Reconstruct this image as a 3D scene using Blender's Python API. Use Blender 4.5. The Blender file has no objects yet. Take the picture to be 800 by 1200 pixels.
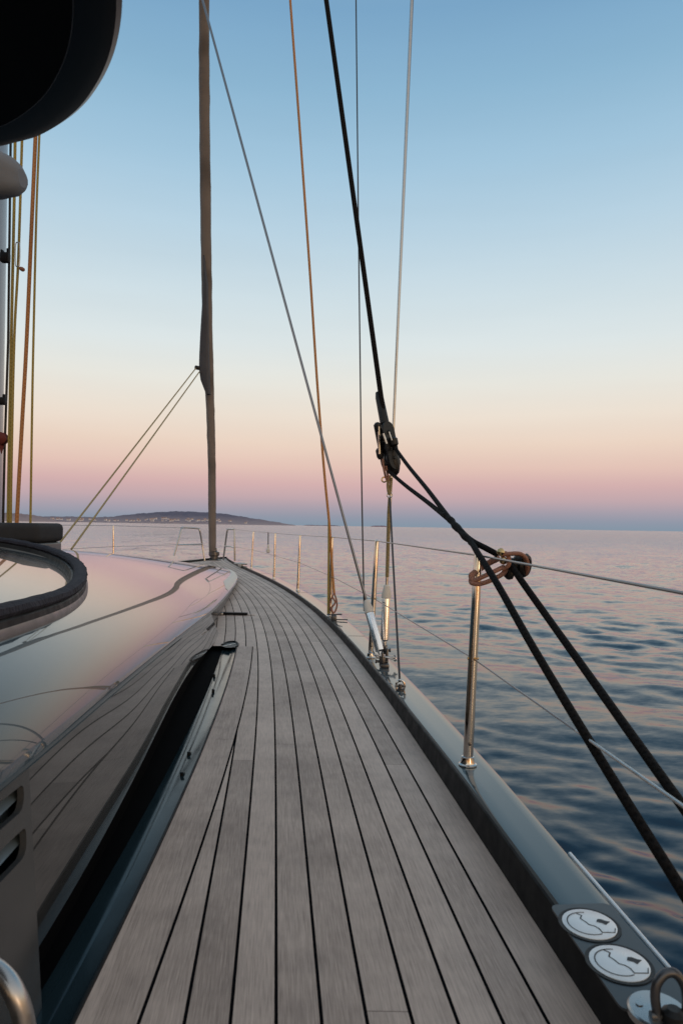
import bpy, bmesh, math, random
import numpy as np
from mathutils import Vector, Matrix

random.seed(7); rng = np.random.default_rng(11)
R = math.radians
scene = bpy.context.scene
COL = scene.collection

# ------------------------------------------------------------------ camera
F = 800.0                                  # focal length in photo pixels (24 mm on 36 mm, portrait)
CAM = Vector((0, 0, 0.88))
PITCH = math.atan(16.4/800); ROLL = R(0.91)
fwd = Vector((0, math.cos(PITCH), math.sin(PITCH)))
rgt0 = Vector((1, 0, 0)); up0 = rgt0.cross(fwd)
cx = rgt0*math.cos(ROLL) + up0*math.sin(ROLL)
cy = -rgt0*math.sin(ROLL) + up0*math.cos(ROLL)
cam_d = bpy.data.cameras.new('camera'); cam = bpy.data.objects.new('camera', cam_d); COL.objects.link(cam)
M = Matrix((cx, cy, -fwd)).transposed().to_4x4(); M.translation = CAM
cam.matrix_world = M
cam_d.sensor_fit = 'VERTICAL'; cam_d.sensor_height = 36; cam_d.sensor_width = 24; cam_d.lens = 24
cam_d.clip_start = 0.05; cam_d.clip_end = 80000
cam_d.dof.use_dof = True; cam_d.dof.focus_distance = 4.2; cam_d.dof.aperture_fstop = 7.1
scene.camera = cam

def ray(px, py):
    return fwd + cx*((px-400)/F) + cy*((600-py)/F)
def P(px, py, z=None, D=None):             # where a sight line of the survey photo meets a level or a station
    d = ray(px, py)
    t = (D/d.y) if D is not None else ((z-CAM.z)/d.z)
    return CAM + d*t

# ------------------------------------------------------------------ object helpers
def link(name, me, mats=None, parent=None):
    o = bpy.data.objects.new(name, me); COL.objects.link(o)
    if mats is not None:
        for m in (mats if isinstance(mats, (list, tuple)) else [mats]): me.materials.append(m)
    if parent is not None: o.parent = parent
    return o
def tag(o, label=None, cat=None, group=None, kind=None):
    if label: o['label'] = label
    if cat: o['category'] = cat
    if group: o['group'] = group
    if kind: o['kind'] = kind
    return o
def empty(name, loc, label, cat, group=None):
    o = bpy.data.objects.new(name, None); COL.objects.link(o); o.location = loc
    o.empty_display_size = .05
    tag(o, label, cat, group)
    bpy.context.view_layer.update()
    return o
def part(name, mb, mat, root, label=None, smooth=True):
    """mesh given in world coordinates, attached to its thing"""
    me = mb.mesh(name, smooth)
    off = Vector(root.location) if root.parent is None else Vector((0, 0, 0))
    base = root
    if root.parent is not None:
        off = Vector(root.parent.location) + Vector(root.location)
    if off.length > 0: me.transform(Matrix.Translation(-off))
    o = link(name, me, mat, root)
    if label: o['label'] = label
    return o

class MB:
    def __init__(s): s.v = []; s.f = []; s.uv = []; s.mi = []
    def add(s, vs, fs, uvs=None, mi=0):
        n = len(s.v); s.v += [tuple(v) for v in vs]
        for k, f in enumerate(fs):
            s.f.append(tuple(i+n for i in f)); s.mi.append(mi)
            s.uv.append([uvs[i] for i in f] if uvs is not None else [(0, 0)]*len(f))
        return s
    def tube(s, path, r, seg=10, close=False, caps=True, squash=None, mi=0):
        path = [Vector(p) for p in path]; n = len(path)
        rr = r if isinstance(r, (list, tuple)) else [r]*n
        tang = []
        for i in range(n):
            if close: t = path[(i+1) % n]-path[i-1]
            else: t = path[min(i+1, n-1)]-path[max(i-1, 0)]
            tang.append(t.normalized())
        a = tang[0].orthogonal().normalized()
        if abs(tang[0].z) < .9: a = tang[0].cross(Vector((0, 0, 1))).normalized()
        vs, uv = [], []; L = 0
        for i in range(n):
            if i: L += (path[i]-path[i-1]).length
            a = (a - tang[i]*a.dot(tang[i])).normalized(); b = tang[i].cross(a)
            for k in range(seg):
                w = 2*math.pi*k/seg
                q = 1.0 if squash is None else squash
                vs.append(path[i] + a*(math.cos(w)*rr[i]) + b*(math.sin(w)*rr[i]*q))
                uv.append((k/seg, L))
        fs = []
        m = n if close else n-1
        for i in range(m):
            for k in range(seg):
                k2 = (k+1) % seg; j = (i+1) % n
                fs.append((i*seg+k, i*seg+k2, j*seg+k2, j*seg+k))
        if caps and not close:
            fs.append(tuple(range(seg-1, -1, -1))); fs.append(tuple((n-1)*seg+k for k in range(seg)))
        return s.add(vs, fs, uv, mi)
    def lathe(s, base, axis, prof, seg=20, mi=0):
        """prof: (distance along axis, radius)"""
        axis = Vector(axis).normalized(); base = Vector(base)
        return s.tube_prof([base+axis*h for h, r in prof], [max(r, 1e-4) for h, r in prof], axis, seg, mi)
    def tube_prof(s, pts, rr, axis, seg, mi):
        a = axis.orthogonal().normalized(); b = axis.cross(a)
        vs, uv = [], []
        for i, p in enumerate(pts):
            for k in range(seg):
                w = 2*math.pi*k/seg
                vs.append(p+a*(math.cos(w)*rr[i])+b*(math.sin(w)*rr[i])); uv.append((k/seg, i*.05))
        fs = []
        for i in range(len(pts)-1):
            for k in range(seg):
                k2 = (k+1) % seg
                fs.append((i*seg+k, i*seg+k2, (i+1)*seg+k2, (i+1)*seg+k))
        fs.append(tuple(range(seg-1, -1, -1))); fs.append(tuple((len(pts)-1)*seg+k for k in range(seg)))
        return s.add(vs, fs, uv, mi)
    def grid(s, rows, uvs=None, close=False, mi=0):
        n, m = len(rows), len(rows[0])
        vs = [p for r in rows for p in r]; uv = [u for r in uvs for u in r] if uvs else None
        fs = []
        for i in range(n-1):
            for k in range(m if close else m-1):
                k2 = (k+1) % m
                fs.append((i*m+k, i*m+k2, (i+1)*m+k2, (i+1)*m+k))
        return s.add(vs, fs, uv, mi)
    def box(s, c, size, rot=None, bev=0.0, seg=2, mi=0):
        bm = bmesh.new(); bmesh.ops.create_cube(bm, size=1)
        bmesh.ops.scale(bm, vec=Vector(size), verts=bm.verts)
        if bev > 0: bmesh.ops.bevel(bm, geom=bm.edges[:], offset=bev, segments=seg, profile=.5, affect='EDGES')
        mt = Matrix.Translation(Vector(c)) @ (rot.to_4x4() if rot is not None else Matrix.Identity(4))
        bmesh.ops.transform(bm, matrix=mt, verts=bm.verts)
        bm.verts.index_update()
        s.add([v.co.copy() for v in bm.verts], [tuple(v.index for v in f.verts) for f in bm.faces], None, mi)
        bm.free(); return s
    def prism(s, pts2, origin, ax, ay, depth, mi=0):
        """outline in a plane, given thickness along ax x ay"""
        origin = Vector(origin); ax = Vector(ax).normalized(); ay = Vector(ay).normalized(); n = ax.cross(ay)
        k = len(pts2)
        bot = [origin+ax*x+ay*y for x, y in pts2]; top = [p+n*depth for p in bot]
        fs = [tuple(range(k-1, -1, -1)), tuple(range(k, 2*k))]
        for i in range(k): j = (i+1) % k; fs.append((i, j, k+j, k+i))
        return s.add(bot+top, fs, None, mi)
    def mesh(s, name, smooth=True, angle=35):
        me = bpy.data.meshes.new(name); me.from_pydata(s.v, [], s.f)
        uvl = me.uv_layers.new(name='UVMap')
        flat = np.array([c for f in s.uv for u in f for c in u], dtype=np.float32)
        uvl.data.foreach_set('uv', flat)
        me.polygons.foreach_set('material_index', s.mi)
        me.update()
        bm = bmesh.new(); bm.from_mesh(me); bmesh.ops.recalc_face_normals(bm, faces=bm.faces[:])
        if smooth:
            for f in bm.faces: f.smooth = True
            for e in bm.edges:
                if len(e.link_faces) == 2 and e.calc_face_angle(0) > R(angle): e.smooth = False
        bm.to_mesh(me); bm.free()
        return me

def smooth_path(pts, n=8):
    pts = [Vector(p) for p in pts]; out = []
    for i in range(len(pts)-1):
        p0 = pts[max(i-1, 0)]; p1 = pts[i]; p2 = pts[i+1]; p3 = pts[min(i+2, len(pts)-1)]
        for k in range(n):
            t = k/n
            out.append(0.5*((2*p1)+(-p0+p2)*t+(2*p0-5*p1+4*p2-p3)*t*t+(-p0+3*p1-3*p2+p3)*t**3))
    out.append(pts[-1]); return out
def ring(c, nrm, r, n=20, sx=1.0, ax=None):
    nrm = Vector(nrm).normalized(); a = Vector(ax).normalized() if ax is not None else nrm.orthogonal().normalized()
    a = (a-nrm*a.dot(nrm)).normalized(); b = nrm.cross(a)
    return [Vector(c)+a*(math.cos(2*math.pi*k/n)*r*sx)+b*(math.sin(2*math.pi*k/n)*r) for k in range(n)]

# ------------------------------------------------------------------ materials
def mat(name, col, rough=.5, metal=0, coat=0, coat_rough=.03, var=.0, vscale=6, bump=0, bscale=60, rvar=0, ior=1.5, spec=.5, detail=4):
    m = bpy.data.materials.new(name); m.use_nodes = True; nt = m.node_tree; N = nt.nodes; L = nt.links
    b = N['Principled BSDF']
    b.inputs['Roughness'].default_value = rough; b.inputs['Metallic'].default_value = metal
    b.inputs['Coat Weight'].default_value = coat; b.inputs['Coat Roughness'].default_value = coat_rough
    b.inputs['IOR'].default_value = ior; b.inputs['Specular IOR Level'].default_value = spec
    geo = N.new('ShaderNodeTexCoord')
    no = N.new('ShaderNodeTexNoise'); no.inputs['Scale'].default_value = vscale; no.inputs['Detail'].default_value = detail
    L.new(geo.outputs['Object'], no.inputs['Vector'])
    mx = N.new('ShaderNodeMix'); mx.data_type = 'RGBA'
    mx.inputs[6].default_value = (*[c*(1-var) for c in col], 1); mx.inputs[7].default_value = (*[min(1, c*(1+var)) for c in col], 1)
    L.new(no.outputs['Fac'], mx.inputs[0]); L.new(mx.outputs[2], b.inputs['Base Color'])
    if rvar:
        mr = N.new('ShaderNodeMapRange'); mr.inputs['To Min'].default_value = max(0, rough-rvar); mr.inputs['To Max'].default_value = rough+rvar
        mr.inputs['From Min'].default_value = .3; mr.inputs['From Max'].default_value = .7
        L.new(no.outputs['Fac'], mr.inputs['Value']); L.new(mr.outputs['Result'], b.inputs['Roughness'])
    if bump:
        nb = N.new('ShaderNodeTexNoise'); nb.inputs['Scale'].default_value = bscale; nb.inputs['Detail'].default_value = 3
        L.new(geo.outputs['Object'], nb.inputs['Vector'])
        bp = N.new('ShaderNodeBump'); bp.inputs['Strength'].default_value = bump; bp.inputs['Distance'].default_value = .01
        L.new(nb.outputs['Fac'], bp.inputs['Height']); L.new(bp.outputs['Normal'], b.inputs['Normal'])
    return m

def rope_mat(name, col, col2, freq=90, twist=2):
    m = mat(name, col, .75, spec=.25); nt = m.node_tree; N = nt.nodes; L = nt.links; b = N['Principled BSDF']
    uv = N.new('ShaderNodeUVMap'); sep = N.new('ShaderNodeSeparateXYZ'); L.new(uv.outputs['UV'], sep.inputs[0])
    def strand(sg):
        a = N.new('ShaderNodeMath'); a.operation = 'MULTIPLY'; a.inputs[1].default_value = twist*2*math.pi*sg; L.new(sep.outputs['X'], a.inputs[0])
        c = N.new('ShaderNodeMath'); c.operation = 'MULTIPLY_ADD'; c.inputs[1].default_value = freq*2*math.pi/2; L.new(sep.outputs['Y'], c.inputs[0]); L.new(a.outputs[0], c.inputs[2])
        d = N.new('ShaderNodeMath'); d.operation = 'SINE'; L.new(c.outputs[0], d.inputs[0]); return d
    s1, s2 = strand(1), strand(-1)
    mxm = N.new('ShaderNodeMath'); mxm.operation = 'MAXIMUM'; L.new(s1.outputs[0], mxm.inputs[0]); L.new(s2.outputs[0], mxm.inputs[1])
    mr = N.new('ShaderNodeMapRange'); mr.inputs['From Min'].default_value = -1; L.new(mxm.outputs[0], mr.inputs['Value'])
    mx = N.new('ShaderNodeMix'); mx.data_type = 'RGBA'; mx.inputs[6].default_value = (*col, 1); mx.inputs[7].default_value = (*col2, 1)
    L.new(mr.outputs['Result'], mx.inputs[0]); L.new(mx.outputs[2], b.inputs['Base Color'])
    bp = N.new('ShaderNodeBump'); bp.inputs['Strength'].default_value = .6; bp.inputs['Distance'].default_value = .002
    L.new(mr.outputs['Result'], bp.inputs['Height']); L.new(bp.outputs['Normal'], b.inputs['Normal'])
    return m

def teak_mat(name, plank, first, caulk, light, dark, angle_lines=True, bleach=0.0, rough=.62):
    """planks across UV.x (metres from the rail), grain along UV.y; second map: distance from the inner margin"""
    m = bpy.data.materials.new(name); m.use_nodes = True; nt = m.node_tree; N = nt.nodes; L = nt.links; b = N['Principled BSDF']
    def val(x):
        return x
    def mth(op, a, bb=None, c=None, clamp=False):
        n = N.new('ShaderNodeMath'); n.operation = op; n.use_clamp = clamp
        for i, q in enumerate((a, bb, c)):
            if q is None: continue
            if isinstance(q, (int, float)): n.inputs[i].default_value = q
            else: L.new(q, n.inputs[i])
        return n.outputs[0]
    uv = N.new('ShaderNodeUVMap'); uv.uv_map = 'UVMap'; s = N.new('ShaderNodeSeparateXYZ'); L.new(uv.outputs['UV'], s.inputs[0])
    u, v = s.outputs['X'], s.outputs['Y']
    uv2 = N.new('ShaderNodeUVMap'); uv2.uv_map = 'Inner'; s2 = N.new('ShaderNodeSeparateXYZ'); L.new(uv2.outputs['UV'], s2.inputs[0])
    w = s2.outputs['X']
    # wobble of the seams
    un = mth('DIVIDE', mth('SUBTRACT', u, first), plank)
    pid = mth('FLOOR', un); fr = mth('FRACT', un)
    dist = mth('MULTIPLY', mth('MINIMUM', fr, mth('SUBTRACT', 1.0, fr)), plank)
    neg = mth('LESS_THAN', un, -.5)                       # outermost plank keeps full width
    dist = mth('ADD', dist, mth('MULTIPLY', neg, .05))
    pid = mth('MAXIMUM', pid, -1.0)
    inm = mth('LESS_THAN', w, .115)
    seam_in = mth('ABSOLUTE', mth('SUBTRACT', w, .115))
    dist_all = mth('MINIMUM', mth('ADD', dist, mth('MULTIPLY', inm, 1.0)), seam_in)
    pid2 = mth('ADD', pid, mth('MULTIPLY', inm, 37.0))
    # butt joints, staggered by plank
    wn = N.new('ShaderNodeTexWhiteNoise'); wn.noise_dimensions = '1D'; L.new(pid2, wn.inputs['W'])
    vv = mth('ADD', mth('DIVIDE', v, 6.1), wn.outputs['Value'])
    bf = mth('FRACT', vv); bd = mth('MULTIPLY', mth('MINIMUM', bf, mth('SUBTRACT', 1.0, bf)), 6.1)
    pid3 = mth('ADD', mth('MULTIPLY', pid2, 7.3), mth('FLOOR', vv))
    wn2 = N.new('ShaderNodeTexWhiteNoise'); wn2.noise_dimensions = '1D'; L.new(pid3, wn2.inputs['W'])
    seam = mth('LESS_THAN', dist_all, caulk*.5)
    butt = mth('MULTIPLY', mth('LESS_THAN', bd, .0014), .45)
    dark_f = mth('MAXIMUM', seam, butt)
    # grain
    cmb = N.new('ShaderNodeCombineXYZ')
    L.new(mth('ADD', mth('MULTIPLY', u, 95.0), mth('MULTIPLY', pid3, 3.1)), cmb.inputs[0]); L.new(mth('MULTIPLY', v, 4.5), cmb.inputs[1]); L.new(mth('MULTIPLY', pid3, 1.7), cmb.inputs[2])
    g1 = N.new('ShaderNodeTexNoise'); g1.inputs['Scale'].default_value = 2.6; g1.inputs['Detail'].default_value = 7; g1.inputs['Roughness'].default_value = .68; g1.inputs['Distortion'].default_value = .35
    L.new(cmb.outputs[0], g1.inputs['Vector'])
    cmb2 = N.new('ShaderNodeCombineXYZ'); L.new(mth('MULTIPLY', u, 420.0), cmb2.inputs[0]); L.new(mth('MULTIPLY', v, 14.0), cmb2.inputs[1]); L.new(pid3, cmb2.inputs[2])
    g2 = N.new('ShaderNodeTexNoise'); g2.inputs['Scale'].default_value = 1.0; g2.inputs['Detail'].default_value = 2
    L.new(cmb2.outputs[0], g2.inputs['Vector'])
    pos = N.new('ShaderNodeNewGeometry')
    st = N.new('ShaderNodeTexNoise'); st.inputs['Scale'].default_value = 2.3; st.inputs['Detail'].default_value = 6; st.inputs['Roughness'].default_value = .6
    L.new(pos.outputs['Position'], st.inputs['Vector'])
    st2 = N.new('ShaderNodeTexNoise'); st2.inputs['Scale'].default_value = 14; st2.inputs['Detail'].default_value = 5
    L.new(pos.outputs['Position'], st2.inputs['Vector'])
    fac = mth('ADD', mth('SUBTRACT', mth('MULTIPLY', g1.outputs['Fac'], .66), .04), mth('MULTIPLY', g2.outputs['Fac'], .55))
    fac = mth('ADD', fac, mth('MULTIPLY', mth('SUBTRACT', wn2.outputs['Value'], .5), .30))
    fac = mth('ADD', fac, mth('MULTIPLY', mth('SUBTRACT', st.outputs['Fac'], .5), .8))
    fac = mth('ADD', fac, mth('MULTIPLY', mth('SUBTRACT', st2.outputs['Fac'], .5), .3), clamp=True)
    ramp = N.new('ShaderNodeValToRGB'); ramp.color_ramp.elements[0].color = (*dark, 1); ramp.color_ramp.elements[1].color = (*light, 1)
    ramp.color_ramp.elements[0].position = .25; ramp.color_ramp.elements[1].position = .8
    L.new(fac, ramp.inputs[0])
    mx = N.new('ShaderNodeMix'); mx.data_type = 'RGBA'; L.new(dark_f, mx.inputs[0]); L.new(ramp.outputs[0], mx.inputs[6]); mx.inputs[7].default_value = (.006, .006, .007, 1)
    L.new(mx.outputs[2], b.inputs['Base Color'])
    rr = mth('ADD', mth('MULTIPLY', st2.outputs['Fac'], .2), rough-.1)
    L.new(mth('ADD', rr, mth('MULTIPLY', dark_f, .3)), b.inputs['Roughness'])
    L.new(mth('MULTIPLY', mth('SUBTRACT', 1.0, dark_f), .36), b.inputs['Specular IOR Level'])
    hgt = mth('SUBTRACT', mth('ADD', mth('MULTIPLY', g1.outputs['Fac'], .25), mth('MULTIPLY', g2.outputs['Fac'], .3)), mth('MULTIPLY', dark_f, .8))
    bp = N.new('ShaderNodeBump'); bp.inputs['Strength'].default_value = .35; bp.inputs['Distance'].default_value = .003
    L.new(hgt, bp.inputs['Height']); L.new(bp.outputs['Normal'], b.inputs['Normal'])
    return m

TEAK = teak_mat('weathered_teak', .0808, .094, .0068, (.60, .472, .398), (.28, .212, .176))
SIDEP = mat('glossy_dark_side_paint', (.020, .0195, .019), .2, 0, 1, .015, var=.15, vscale=3, rvar=.03, spec=.1); SIDEP.node_tree.nodes['Principled BSDF'].inputs['Coat IOR'].default_value = 1.5
GEL = mat('glossy_grey_paint', (.062, .082, .09), .08, .0, .15, .015, var=.06, vscale=1.5, rvar=.03)
ROOFP = mat('metallic_roof_paint', (.030, .056, .074), .2, .0, 1.0, .006, var=.06, vscale=1.2, bump=.11, bscale=3.6, spec=.05)
BLACKP = mat('black_rail_face', (.011, .011, .012), .5, var=.3, vscale=20, rvar=.1, spec=.12)
GAPSHADE = mat('plinth_gap_shade', (.003, .003, .0035), .8, var=.3, spec=.02)  # shadow under the overhang put into a near-black, dull colour
GUTTER = mat('teal_gutter_paint', (.016, .030, .037), .14, .0, .08, .02, var=.2, vscale=5, rvar=.06, spec=.35)
GREYPLATE = mat('grey_side_plate', (.058, .060, .062), .22, .1, var=.12, vscale=9, rvar=.05)
STEEL = mat('polished_steel', (.58, .55, .52), .12, 1, var=.06, vscale=30, rvar=.05)
STEELD = mat('brushed_steel', (.45, .44, .43), .3, 1, var=.12, vscale=40, rvar=.1)
STEELB = mat('bright_satin_steel', (.86, .86, .87), .26, 1, var=.05, vscale=30, rvar=.06)
DARKST = mat('dark_steel', (.10, .10, .105), .35, .8, var=.2, vscale=40)
WIRE = mat('wire_rod', (.21, .21, .22), .28, 1, var=.1, vscale=20)
WIRED = mat('dark_wire', (.055, .055, .06), .45, .6, var=.2, vscale=30)
WHITECAP = mat('cream_sleeve', (.62, .58, .52), .5, var=.06)
PLASTIC = mat('black_plastic', (.010, .010, .0105), .42, var=.3, vscale=50, bump=.1, bscale=200, spec=.3)
HARD = mat('hardtop_black', (.003, .0033, .004), .6, var=.4, vscale=3, spec=.1)
HARDRIM = mat('hardtop_rim', (.008, .009, .014), .32, 0, 0, .08, var=.4, vscale=5, spec=.24)
SEAMW = mat('seam_grey', (.10, .10, .11), .5)
CUSH = mat('charcoal_fabric', (.036, .037, .041), .85, var=.18, vscale=18, bump=.35, bscale=500, spec=.2)
CUSHB = mat('seat_base_grey', (.035, .037, .041), .4, 0, .15, .15, var=.15, vscale=6)
RUBB = mat('padded_rim_cloth', (.02, .018, .026), .8, var=.5, vscale=30, bump=.8, bscale=45, spec=.25)
RIMB = mat('rim_track', (.085, .078, .075), .35, .3, var=.2, vscale=12, rvar=.1)
GLASS = mat('dark_skylight_glass', (.02, .022, .025), .02, 0, 1, .01, var=.1)
SAILC = mat('furled_sail_cloth', (.205, .175, .158), .75, var=.22, vscale=2.2, bump=.5, bscale=9, spec=.2)
def add_seams(m, scale, dark, dist=1.5):
    nt = m.node_tree; N = nt.nodes; L = nt.links; b = N['Principled BSDF']; src = b.inputs['Base Color'].links[0].from_socket
    tc = N.new('ShaderNodeTexCoord'); mp = N.new('ShaderNodeMapping'); mp.inputs['Rotation'].default_value = (0, R(18), 0); L.new(tc.outputs['Object'], mp.inputs[0])
    w = N.new('ShaderNodeTexWave'); w.bands_direction = 'Z'; w.inputs['Scale'].default_value = scale; w.inputs['Distortion'].default_value = dist; w.inputs['Detail'].default_value = 2; L.new(mp.outputs[0], w.inputs[0])
    r = N.new('ShaderNodeMapRange'); r.inputs['From Min'].default_value = 0; r.inputs['From Max'].default_value = .12; r.inputs['To Min'].default_value = dark; r.inputs['To Max'].default_value = 1; L.new(w.outputs['Fac'], r.inputs[0])
    mu = N.new('ShaderNodeVectorMath'); mu.operation = 'SCALE'; L.new(src, mu.inputs[0]); L.new(r.outputs[0], mu.inputs['Scale']); L.new(mu.outputs[0], b.inputs['Base Color'])
add_seams(SAILC, .16, .72, 5.0)
SAILD = mat('clew_cloth', (.085, .085, .095), .75, var=.25, vscale=3, bump=.4, bscale=8, spec=.2)
ROOFP.node_tree.nodes['Principled BSDF'].inputs['Coat IOR'].default_value = 1.31
SAILW = mat('pale_sail_cloth', (.175, .19, .215), .75, var=.12, vscale=4, bump=.4, bscale=12, spec=.2)
MASTM = mat('mast_paint', (.22, .23, .26), .3, .3, .4, .1, var=.06, vscale=3)
ORANGE = rope_mat('orange_rope', (.42, .17, .055), (.50, .24, .09), 60)
OLIVE = rope_mat('olive_rope', (.27, .20, .045), (.36, .27, .08), 60)
RUST = rope_mat('rust_rope', (.34, .14, .05), (.43, .20, .08), 60)
TAN = rope_mat('tan_rope', (.24, .185, .09), (.34, .27, .14), 60)
BLACKR = rope_mat('black_rope', (.004, .0035, .0035), (.012, .0102, .0096), 110, 3); BLACKR.node_tree.nodes['Principled BSDF'].inputs['Specular IOR Level'].default_value = .08
STRAP = rope_mat('red_brown_strap', (.235, .105, .07), (.34, .17, .12), 220, 4)
BRASS = mat('brass_knob', (.6, .42, .2), .25, 1, var=.1)
WHITEC = mat('white_filler_cap', (.80, .84, .86), .35, .1, var=.05, vscale=60, rvar=.08)
INK = mat('engraved_black', (.01, .01, .011), .5)
PLATED = mat('grey_filler_plate', (.03, .036, .041), .35, 0, .15, .05, var=.1, vscale=12)
REDM = mat('red_anodised', (.09, .014, .014), .3, .6)
HULLM = mat('navy_hull', (.012, .018, .03), .1, 0, 1, .02, var=.1)

# ------------------------------------------------------------------ hull lines (metres, y forward)
XC = -2.95; BOW = 17.6; WATER = -1.40
def zcap(D): return float(np.interp(D, [2.2, 4.0, 7.0, 17], [.095, .068, .055, .055]))
def backproj(px, py, fz):
    z = .06
    for _ in range(6):
        p = P(px, py, z=z); z = fz(p.y)
    return p
edge_px = [(700,1192),(640,1104),(536,944),(492.5,873),(455,822),(417.5,772),(387.5,736),(354,704),(320,685),(286,667)]
out_px = [(789,1139),(717,1060),(665,998),(624,951),(586,910),(537.5,854),(500,814),(482.5,798.5),(458,772),(430,746),(395,718),(360,694)]
E = [P(x, y, z=0) for x, y in edge_px]; O = [backproj(x, y, zcap) for x, y in out_px]
def fit(pts, deg, extra, wts=8):
    d = [p.y for p in pts]+[e[0] for e in extra]; x = [p.x for p in pts]+[e[1] for e in extra]
    w = [1.0/max(.6, q) for q in d]
    return np.polyfit(d, x, deg, w=w)
pe = fit(E, 4, [(16.2, -2.62), (17.4, -2.93)]); po = fit(O, 4, [(12.6, -1.50), (16.2, -2.5), (17.55, -2.93)])
def poly_x(p, D):
    if D < 1.1:
        s = np.polyval(np.polyder(p), 1.1); return float(np.polyval(p, 1.1)+s*(D-1.1))
    return float(np.polyval(p, D))
def Xe(D): return max(poly_x(pe, D), XC) if D < 17.45 else XC
def Xo(D): return max(poly_x(po, D), Xe(D)+.06) if D < 17.3 else max(Xe(D)+.06, XC+.05)
# inner margin of the side deck along the gutter
mg_px = [(85.5,1197),(142.6,1083),(190,985),(234.5,883),(247.7,851),(260.5,816),(271.5,785),(275,768)]
MG = [P(x, y, z=0) for x, y in mg_px]
pm = np.polyfit([p.y for p in MG], [p.x for p in MG], 2)
GEND = 4.95
def Xm(D): return float(np.polyval(pm, max(D, .9)) + (0 if D > .9 else np.polyval(np.polyder(pm), .9)*(D-.9)))
# roof edge in plan and height
RE = [(-.6,-.44,.50),(.6,-.51,.475),(1.3,-.572,.44),(2,-.655,.395),(3,-.765,.33),(4,-.87,.266),(5,-.975,.205),(5.6,-1.035,.172),(7.2,-1.19,.13),(9.0,-1.37,.10),(10.3,-1.53,.085),(11.5,-1.77,.075),(12.4,-2.05,.07),(13.0,-2.35,.07),(13.35,-2.65,.07),(13.5,-2.95,.07)]
rd = [r[0] for r in RE]
_DD = np.linspace(-6, 20, 1301)
def smooth_table(xs, ys, sig):
    v = np.interp(_DD, xs, ys)
    v = np.where(_DD < xs[0], ys[0]+(ys[1]-ys[0])/(xs[1]-xs[0])*(_DD-xs[0]), v)
    v = np.where(_DD > xs[-1], ys[-1]+(ys[-1]-ys[-2])/(xs[-1]-xs[-2])*(_DD-xs[-1]), v)
    k = np.exp(-.5*(np.arange(-200, 201)*.02/sig)**2); k /= k.sum()
    vp = np.concatenate([np.full(200, v[0]), v, np.full(200, v[-1])])
    return np.convolve(vp, k, 'valid')
_tx = smooth_table(rd, [r[1] for r in RE], .22); _tz = smooth_table(rd, [r[2] for r in RE], .45)
_tc = smooth_table([-1, 2, 3.5, 5, 7, 9, 11, 13, 13.5], [.875, .85, .79, .705, .60, .455, .285, .12, .085], .75)
_tp = smooth_table([-1, 1.5, 3, 5, 7, 10, 14], [3.6, 3.5, 2.9, 2.4, 2.1, 1.8, 1.7], .8)
def Xr(D): return max(XC, float(np.interp(D, _DD, _tx)))
def Zr(D): return float(np.interp(D, _DD, _tz))
def Zc(D): return max(Zr(D)+.005, float(np.interp(D, _DD, _tc)))
def Pw(D): return float(np.interp(D, _DD, _tp))
def roof_z(X, D):
    xe = Xr(D); off = max(0, xe-X); half = max(.02, xe-XC); t = min(1, off/half)
    A = float(np.interp(D, [-1, 2, 3.5, 5.5, 9, 12, 13.5], [.11, .105, .085, .06, .04, .022, .004])); Ls = float(np.interp(D, [0, 2, 5.5, 9], [.078, .075, .07, .055]))
    return Zr(D)+A*(1-math.exp(-off/Ls))+max(0, Zc(D)-Zr(D)-A)*(1-(1-t)**Pw(D))

# ------------------------------------------------------------------ deck
def build_deck():
    V, Fc, U, W = [], [], [], []
    def strip(Ds, inner, mirror, wfun):
        nt_ = 26
        n0 = len(V)
        for D in Ds:
            a, c = Xe(D), inner(D)
            for k in range(nt_+1):
                x = a+(c-a)*k/nt_
                V.append((2*XC-x if mirror else x, D, 0)); U.append((a-x, D)); W.append(wfun(D, x))
        for i in range(len(Ds)-1):
            for k in range(nt_):
                q = n0+i*(nt_+1)+k
                f = (q, q+1, q+nt_+2, q+nt_+1)
                Fc.append(f if mirror else f[::-1])
    aft = list(np.linspace(-2.5, GEND, 60)); fore = list(np.linspace(GEND, 17.5, 90))
    strip(aft, Xm, False, lambda D, x: x-Xm(D)); strip(fore, lambda D: XC, False, lambda D, x: 1.0)
    strip(aft+fore[1:], lambda D: XC, True, lambda D, x: 1.0)
    me = bpy.data.meshes.new('deck'); me.from_pydata(V, [], Fc)
    for nm, src in (('UVMap', U), ('Inner', None)):
        l = me.uv_layers.new(name=nm)
        for lp in me.loops:
            l.data[lp.index].uv = U[lp.vertex_index] if src else (W[lp.vertex_index], 0)
    me.update()
    return link('deck', me, TEAK)
tag(build_deck(), 'weathered teak side deck with dark caulked seams', kind='structure')

# hull sides and bottom of the yacht
def build_hull():
    mb = MB(); Ds = list(np.linspace(-3, 17.4, 70))
    for sg in (1, -1):
        rows = []
        for D in Ds:
            xo = Xo(D)-.004
            h = xo-XC; r = []
            for z, k in ((zcap(D)-.012, 1), (-.1, 1.0), (-.5, .985), (-1.0, .95), (-1.5, .88), (-2.2, .6)):
                x = XC+h*k
                r.append((x if sg > 0 else 2*XC-x, D, z))
            rows.append(r)
        mb.grid(rows)
    a = [(XC, 17.62, z) for z in (.04, -.1, -.5, -1, -1.5, -2.2)]
    for sg in (1, -1):
        D = 17.4; h = Xo(D)-.004-XC
        r = [((XC+sg*h*k), D, z) for z, k in ((zcap(D)-.012, 1), (-.1, 1), (-.5, .985), (-1, .95), (-1.5, .88), (-2.2, .6))]
        mb.grid([r, a])
    return link('hull', mb.mesh('hull'), HULLM)
tag(build_hull(), 'dark hull side of the yacht below the rail', kind='structure')

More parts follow.
